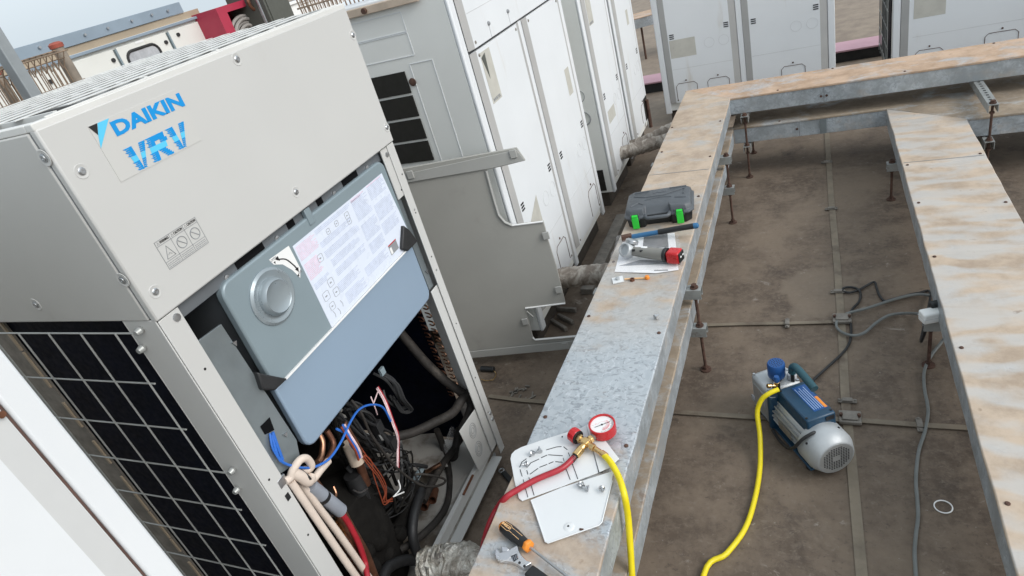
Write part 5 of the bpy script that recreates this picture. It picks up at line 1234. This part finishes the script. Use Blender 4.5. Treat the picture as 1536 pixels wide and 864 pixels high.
# ------------------------------------------------------------------ cords on the floor
def cord(name, pts, r, mat, label): m=MB(); m.tube(pts, r, 8); return solo(name, m, mat, label, 'cable')
cord('power_cord', [(-0.0595,2.053,0.01),(-0.0362,2.099,0.01),(0.0114,2.174,0.01),(0.0644,2.258,0.01),(0.0903,2.315,0.01),(0.1025,2.374,0.01),(0.106,2.451,0.01),(0.1015,2.514,0.01),(0.1185,2.571,0.01),(0.1439,2.621,0.01),(0.1544,2.673,0.01),(0.1491,2.717,0.01),(0.1221,2.74,0.01),(0.091,2.735,0.01),(0.0875,2.712,0.01),(0.1114,2.697,0.01),(0.1471,2.714,0.01),(0.1795,2.748,0.01),(0.2135,2.777,0.01),(0.2191,2.732,0.01),(0.2255,2.67,0.01),(0.2413,2.627,0.01),(0.2682,2.636,0.01),(0.3195,2.661,0.01),(0.3701,2.68,0.01),(0.4132,2.672,0.01)]+[(.335,2.30,.05),(.34,2.235,.150)], .0052, CORDK, 'black power cord looping from the pump back to the right tray')
cord('power_cord', [(.36,2.205,.238)]+[(0.346,2.255,0.2),(0.3421,2.372,0.12)]+[(0.3055,2.522,0.018),(0.2492,2.509,0.018),(0.1992,2.458,0.018),(0.1535,2.391,0.018),(0.1128,2.37,0.018),(0.0734,2.389,0.018),(0.0521,2.432,0.018),(0.0603,2.484,0.018),(0.0996,2.527,0.018),(0.1723,2.562,0.018),(0.2581,2.614,0.018),(0.3178,2.645,0.018),(0.3676,2.66,0.018),(0.4063,2.651,0.018)], .0058, CORDG, 'grey cord looped over the floor tape and plugged at the right tray')
cord('extension_cord', [(.40,2.02,.16)]+[(0.4281,2.322,0.05)]+[(0.3936,2.316,0.007),(0.3535,2.234,0.007),(0.3296,2.156,0.007),(0.3208,2.064,0.007),(0.3204,1.995,0.007),(0.3155,1.938,0.007),(0.2959,1.853,0.007),(0.2719,1.776,0.007),(0.2558,1.697,0.007),(0.2461,1.625,0.007),(0.2426,1.562,0.007),(0.2371,1.497,0.007),(0.2257,1.439,0.007),(0.2158,1.379,0.007),(0.2117,1.327,0.007),(0.2051,1.225,0.007),(0.1905,1.044,0.007)], .0056, CORDG, 'grey cable coming from under the right tray and running straight towards the camera')
so = thing('plug_socket','white plug block resting on the right tray bracket with a dark plug in it','plug',(.352,2.20,.2155),R(20))
part('housing', MB().box(-.040,.030,-.022,.022,.0,.042), WHITE, so, .006, local=True); part('plug', MB().box(.000,.045,.010,.035,.030,.060), CASEB, so, .006, local=True); part('seam', MB().box(-.0405,.0305,-.0225,.0225,.020,.0215), INKF, so, local=True)
p = (0.3071,1.55,0.003); m=MB(); m.tube([(p[0]+.023*math.cos(a),p[1]+.023*math.sin(a),.003) for a in [i*math.pi/14 for i in range(28)]],.0020,6,False,closed=True); solo('ring', m, PALE, 'thin white ring lying on the floor by the grey cable', 'ring')
c0,c1 = [(-1.484,2.106,0.012),(-1.414,2.104,0.012)]; cn = thing('cable_end','black connector with a loop of thin wire on the floor beside the leaning panel','connector',(c0[0],c0[1],0))
part('connector', MB().cyl(c0,c1,.014,n=12), CASEB, cn, .002); part('wire_loop', MB().tube([(-1.43,2.106,0.01),(-1.393,2.078,0.01),(-1.39,2.035,0.01),(-1.42,2.024,0.01),(-1.452,2.032,0.01)],.0022,6), BRASS, cn)
m=MB(); rr=random.Random(9)
for k in range(16):
    x,y=[(-1.18,1.962,0)][0][:2]; a=rr.uniform(0,3.1); m.obox((x+rr.uniform(-.09,.05),y+rr.uniform(-.05,.05),.005),(rr.uniform(.004,.02),.003,.003),Matrix.Rotation(a,3,'Z'))
solo('debris', m, LEAD, 'scatter of dry debris on the floor between the leaning panel and tray', 'debris')
for k,(p0,p1,lab) in enumerate((((*[(-1.225,2.543,0)][0],),(*[(-1.126,2.478,0)][0],),'flat offcut nearest the upper side of the panel notch'),((*[(-1.247,2.497,0)][0],),(*[(-1.145,2.422,0)][0],),'flat offcut in the middle of the three behind the notch'),((*[(-1.251,2.604,0)][0],),(*[(-1.14,2.589,0)][0],),'long flat offcut pointing at the tray behind the notch'))):
    m=MB(); d=Vector(p1)-Vector(p0); m.obox((Vector(p0)+Vector(p1))/2+Vector((0,0,.012)),(d.length/2,.009,.012),Matrix.Rotation(math.atan2(d.y,d.x),3,'Z')); solo('metal_offcut', m, LEAD, lab, 'metal offcut', 'metal offcuts behind the leaning panel', .003)
m=MB(); x,y,_=[(-1.288,2.378,0)][0]; m.box(x-.028,x+.028,y-.012,y+.02,0,.25); solo('short_post', m, GSHEET, 'short grey metal post seen through the lower notch of the leaning panel','post',None,.004)
# ------------------------------------------------------------------ things beyond the units
XB_ = -7.0
bl = thing('air_handler','long cream air handling cabinet with blue-grey roof edging and hinged doors in the background','air handler',(-8,5,0))
zA,zB,zC,zD = [q[2] for q in [(-7,5.216,1.953),(-7,5.133,1.831),(-7,5.081,1.753),(-7,5.059,1.72)]]
part('body', MB().box(-9.0,-7.0,1.5,6.95,.1,zC), CAB, bl)
yr = (-7,6.562,1.878)[1]
m=MB(); m.box(-9.0,-7.01,2.6,yr,zB,zA); rf=part('roof_edge', m, ROOFB, bl, .004)
part('tan_fascia', MB().box(-9.0,-7.03,2.6,yr+.25,zC,zB-.002), TANM, bl)
part('drip_edge', MB().box(-9.1,-6.95,2.6,7.05,zD,zC-.002), ROOFB, bl, .004)
for (y,_,z) in [(q[1],0,q[2]) for q in [(-6.99,4.622,1.902),(-6.99,5.154,1.897),(-6.99,5.448,1.897),(-6.99,5.782,1.9),(-6.99,6.078,1.901),(-6.99,6.324,1.895)]]:
    part('roof_clip', MB().cyl((-7.01,y,z),(-6.985,y,z),.013,n=10), STEEL, rf)
for k,(ya,yb) in enumerate(((3.05,3.8),(3.83,4.58),(4.61,5.36),(5.39,6.13),(6.16,6.90))):
    d=part('door', MB().box(-7.0,-6.975,ya+.01,yb-.01,.2,zD-.03), CAB, bl, .006)
    yy = yb-.07 if k<4 else ya+.12
    part('handle', MB().cyl((-6.975,yy,1.62 if k>3 else 1.585),(-6.955,yy,1.62 if k>3 else 1.585),.022,n=12), BANDR, d)
    if k==3:
        pts=[(-6.972,y,z) for y,z in rrect(5.47,5.93,1.12,1.615,.09)]
        part('window', MB().prism([(-6.973,y,z) for y,z in rrect(5.48,5.92,1.13,1.605,.08)],(-.0015,0,0)), GLASSY, d)
        part('gasket', MB().tube(pts,.016,8,False,closed=True), BANDR, d)
        part('nameplate', MB().box(-6.974,-6.970,5.66,5.78,1.665,1.69), PALE, d)
part('hinge_post', MB().box(-6.99,-6.96,5.365,5.385,.2,zD-.04), CTRL, bl); part('hinge_post', MB().box(-6.99,-6.96,6.135,6.155,.2,zD-.04), CTRL, bl)
# crimson hose cabinet
hc = thing('hose_cabinet','crimson hose cabinet showing a coiled grey hose in its opening','cabinet',(-6.9,7.1,0))
ya,yb = 6.66,7.50; xf=-6.6
m=MB(); m.box(-7.2,xf,ya,ya+.16,.3,1.77); m.box(-7.2,xf,yb-.12,yb,.3,1.77); m.box(-7.2,xf,ya+.16,yb-.12,1.69,1.77); m.box(-7.2,xf,ya+.16,yb-.12,.3,.62); m.box(-7.2,-7.15,ya+.16,yb-.12,.62,1.69)
part('case', m, CRIM, hc); part('dark_inside', MB().box(-7.149,-7.13,ya+.165,yb-.125,.63,1.68), OLIVE, hc)
m=MB(); cy_=(ya+yb)/2+.02
for k in range(6): m.tube([(-6.66-.03*(k%2),cy_+(.12+.04*k)*math.cos(a),1.28+(.12+.04*k)*math.sin(a)) for a in [i*math.pi/14 for i in range(28)]],.022,8,False,closed=True)
part('hose_reel', m, HOSEG, hc)
m=MB(); c=(-6.5,7.2,1.716); m.tube([(c[0],c[1]+.06*math.cos(a),c[2]+.09*math.sin(a)) for a in [i*math.pi/8 for i in range(16)]],.022,8,False,closed=True); part('valve_wheel', m, COPPERD, hc)
p=(-6.4,7.23,1.615); solo('steel_pipe', MB().cyl((-6.4,p[1],0),(-6.4,p[1],2.3),.055,n=16), PIPEG, 'shiny galvanised pipe standing between the crimson cabinet and the olive box','pipe')
y0=(-6.3,7.173,1.623)[1]+.01; y1=(-6.3,7.65,1.542)[1]
eb = thing('equipment_box','olive grey metal box right of the galvanised pipe','box',(-6.6,y0,0)); part('case', MB().box(-6.9,-6.3,y0,y1,.5,2.3), OLIVE, eb, .01); part('door', MB().box(-6.3,-6.285,y0+.03,y1-.03,.55,2.27), OLIVE, eb, .004); part('lock', MB().cyl((-6.285,y0+.08,1.75),(-6.265,y0+.08,1.75),.02,n=10), INK, eb)
part('leg', MB().box(-6.85,-6.8,y0+.02,y0+.07,0,.5).box(-6.4,-6.35,y0+.02,y0+.07,0,.5), OLIVE, eb); part('leg', MB().box(-6.85,-6.8,y1-.07,y1-.02,0,.5).box(-6.4,-6.35,y1-.07,y1-.02,0,.5), OLIVE, eb)
w=MB(); w.box(-9.5,-9.3,9.6,16,0,1.42); w.box(-9.55,-9.25,9.6,16,1.425,1.47); solo('boundary_wall', w, PALE, 'pale parapet wall behind the olive box', 'wall')['kind'] = 'thing'
# rusty mesh guards
def mesh_fence(label, x, ya, yb, z0, zt, pitch, posts, top=True):
    t = thing('mesh_fence', label, 'fence', (x,(ya+yb)/2,0), 0, 'rusty welded mesh fences')
    m=MB(); n=int((yb-ya)/pitch)
    for i in range(n+1):
        y=ya+pitch*i
        pts=[(x,y,z0),(x,y,zt-.07)]
        if top: pts += [(x+.05,y,zt-.01),(x-.02,y,zt),(x-.01,y,zt-.075)]
        else: pts[-1]=(x,y,zt)
        m.tube(pts,.0026,5,False)
    z=z0+.05
    while z<zt: m.tube([(x+.003,ya,z),(x+.003,yb,z)],.0026,5,False); z+=.12
    if top:
        for q in ((x+.05,zt-.01),(x-.02,zt)): m.tube([(q[0],ya,q[1]),(q[0],yb,q[1])],.003,5,False)
    part('mesh', m, RUSTB, t)
    for (y,zp,r) in posts:
        p=part('post', MB().cyl((x-.03,y,0),(x-.03,y,zp),r,n=14), POSTB, t); part('cap', MB().lathe([(r*1.15,-.012),(r*1.2,.004),(r*.8,.012),(.002,.014)],(x-.03,y,zp),n=14), CAPR, p)
    return t
POSTB = mk('rust_stained_post',(.27,.225,.18),.7,.1,var=.25,scale=10); CAPR = mk('rust_red_cap',(.30,.07,.045),.6,var=.2,scale=20)
mesh_fence('rusty mesh fence with a red-capped post at the left edge of the roof',-3.0,1.45,2.06,.05,1.815,.028,((2.075,1.835,.026),))
mesh_fence('second rusty mesh fence standing just behind the red-capped one',-3.35,1.5,2.34,.05,1.77,.020,((1.98,1.80,.022),),False)
mesh_fence('rusty mesh fence seen above the corner of the ivory unit',-3.0,3.72,5.2,.05,2.05,.024,(),False)
p0,p1 = (-2.9,1.774,1.856),(-2.9,1.75,1.674); m=MB(); m.box(-2.93,-2.87,p0[1]-.024,p0[1]+.024,0,2.15); solo('steel_post', m, POSTG, 'grey steel post at the left edge in front of the rusty mesh','post',None,.004)

# ------------------------------------------------------------------ sky, sun, camera
wd = D.worlds.new('World'); S.world = wd; wd.use_nodes = True
nt = wd.node_tree; bgn = nt.nodes['Background']
sk = nt.nodes.new('ShaderNodeTexSky'); sk.sky_type='NISHITA'; sk.sun_disc=False
EL, AZ = R(36), R(99)       # sun height; direction measured from +y towards +x
sk.sun_elevation = EL; sk.sun_rotation = AZ; sk.air_density=1.0; sk.dust_density=5.0; sk.ozone_density=1.0
hs = nt.nodes.new('ShaderNodeHueSaturation'); hs.inputs['Saturation'].default_value=.35
nt.links.new(sk.outputs[0], hs.inputs['Color']); # thin bright overcast laid over the clear sky
mx = nt.nodes.new('ShaderNodeMix'); mx.data_type='RGBA'; mx.inputs[0].default_value=.68
tc_ = nt.nodes.new('ShaderNodeTexCoord'); cn_ = nt.nodes.new('ShaderNodeTexNoise'); cn_.inputs['Scale'].default_value=2.2; cn_.inputs['Detail'].default_value=5
nt.links.new(tc_.outputs['Generated'], cn_.inputs['Vector'])
cl = nt.nodes.new('ShaderNodeMix'); cl.data_type='RGBA'; cl.inputs[6].default_value=(5.75,6.6,7.25,1); cl.inputs[7].default_value=(6.25,7.05,7.6,1)
nt.links.new(cn_.outputs['Fac'], cl.inputs[0])
nt.links.new(hs.outputs[0], mx.inputs[6]); nt.links.new(cl.outputs[2], mx.inputs[7]); nt.links.new(mx.outputs[2], bgn.inputs['Color']); bgn.inputs['Strength'].default_value=.15
ld = D.lights.new('sun','SUN'); ld.energy=1.5; ld.angle=R(30); ld.color=(1,.98,.95)
lo_ = D.objects.new('sun', ld); COL.objects.link(lo_)
dv = Vector((math.sin(AZ)*math.cos(EL), math.cos(AZ)*math.cos(EL), math.sin(EL)))
lo_.rotation_euler = dv.to_track_quat('Z','Y').to_euler(); lo_.location=(4,4,8)

cm = D.cameras.new('camera'); cm.sensor_fit='HORIZONTAL'; cm.sensor_width=36; cm.lens=22.763; cm.clip_start=.02; cm.clip_end=500
co = D.objects.new('camera', cm); COL.objects.link(co)
r0,r1,r2 = (0.9019321903444797, 0.3466707721745427, -0.25756106021740843),(-0.028814617306587013, -0.5467422450900734, -0.8368050162752021),(-0.43091535346270055, 0.7621629046035845, -0.48313524503635974)
co.matrix_world = frame((0,0,1.8), r0, tuple(-a for a in r1), tuple(-a for a in r2))
S.camera = co
vs = S.view_settings; vs.view_transform='Standard'; vs.look='None'; vs.gamma=1; vs.exposure=.10; vs.use_curve_mapping=False
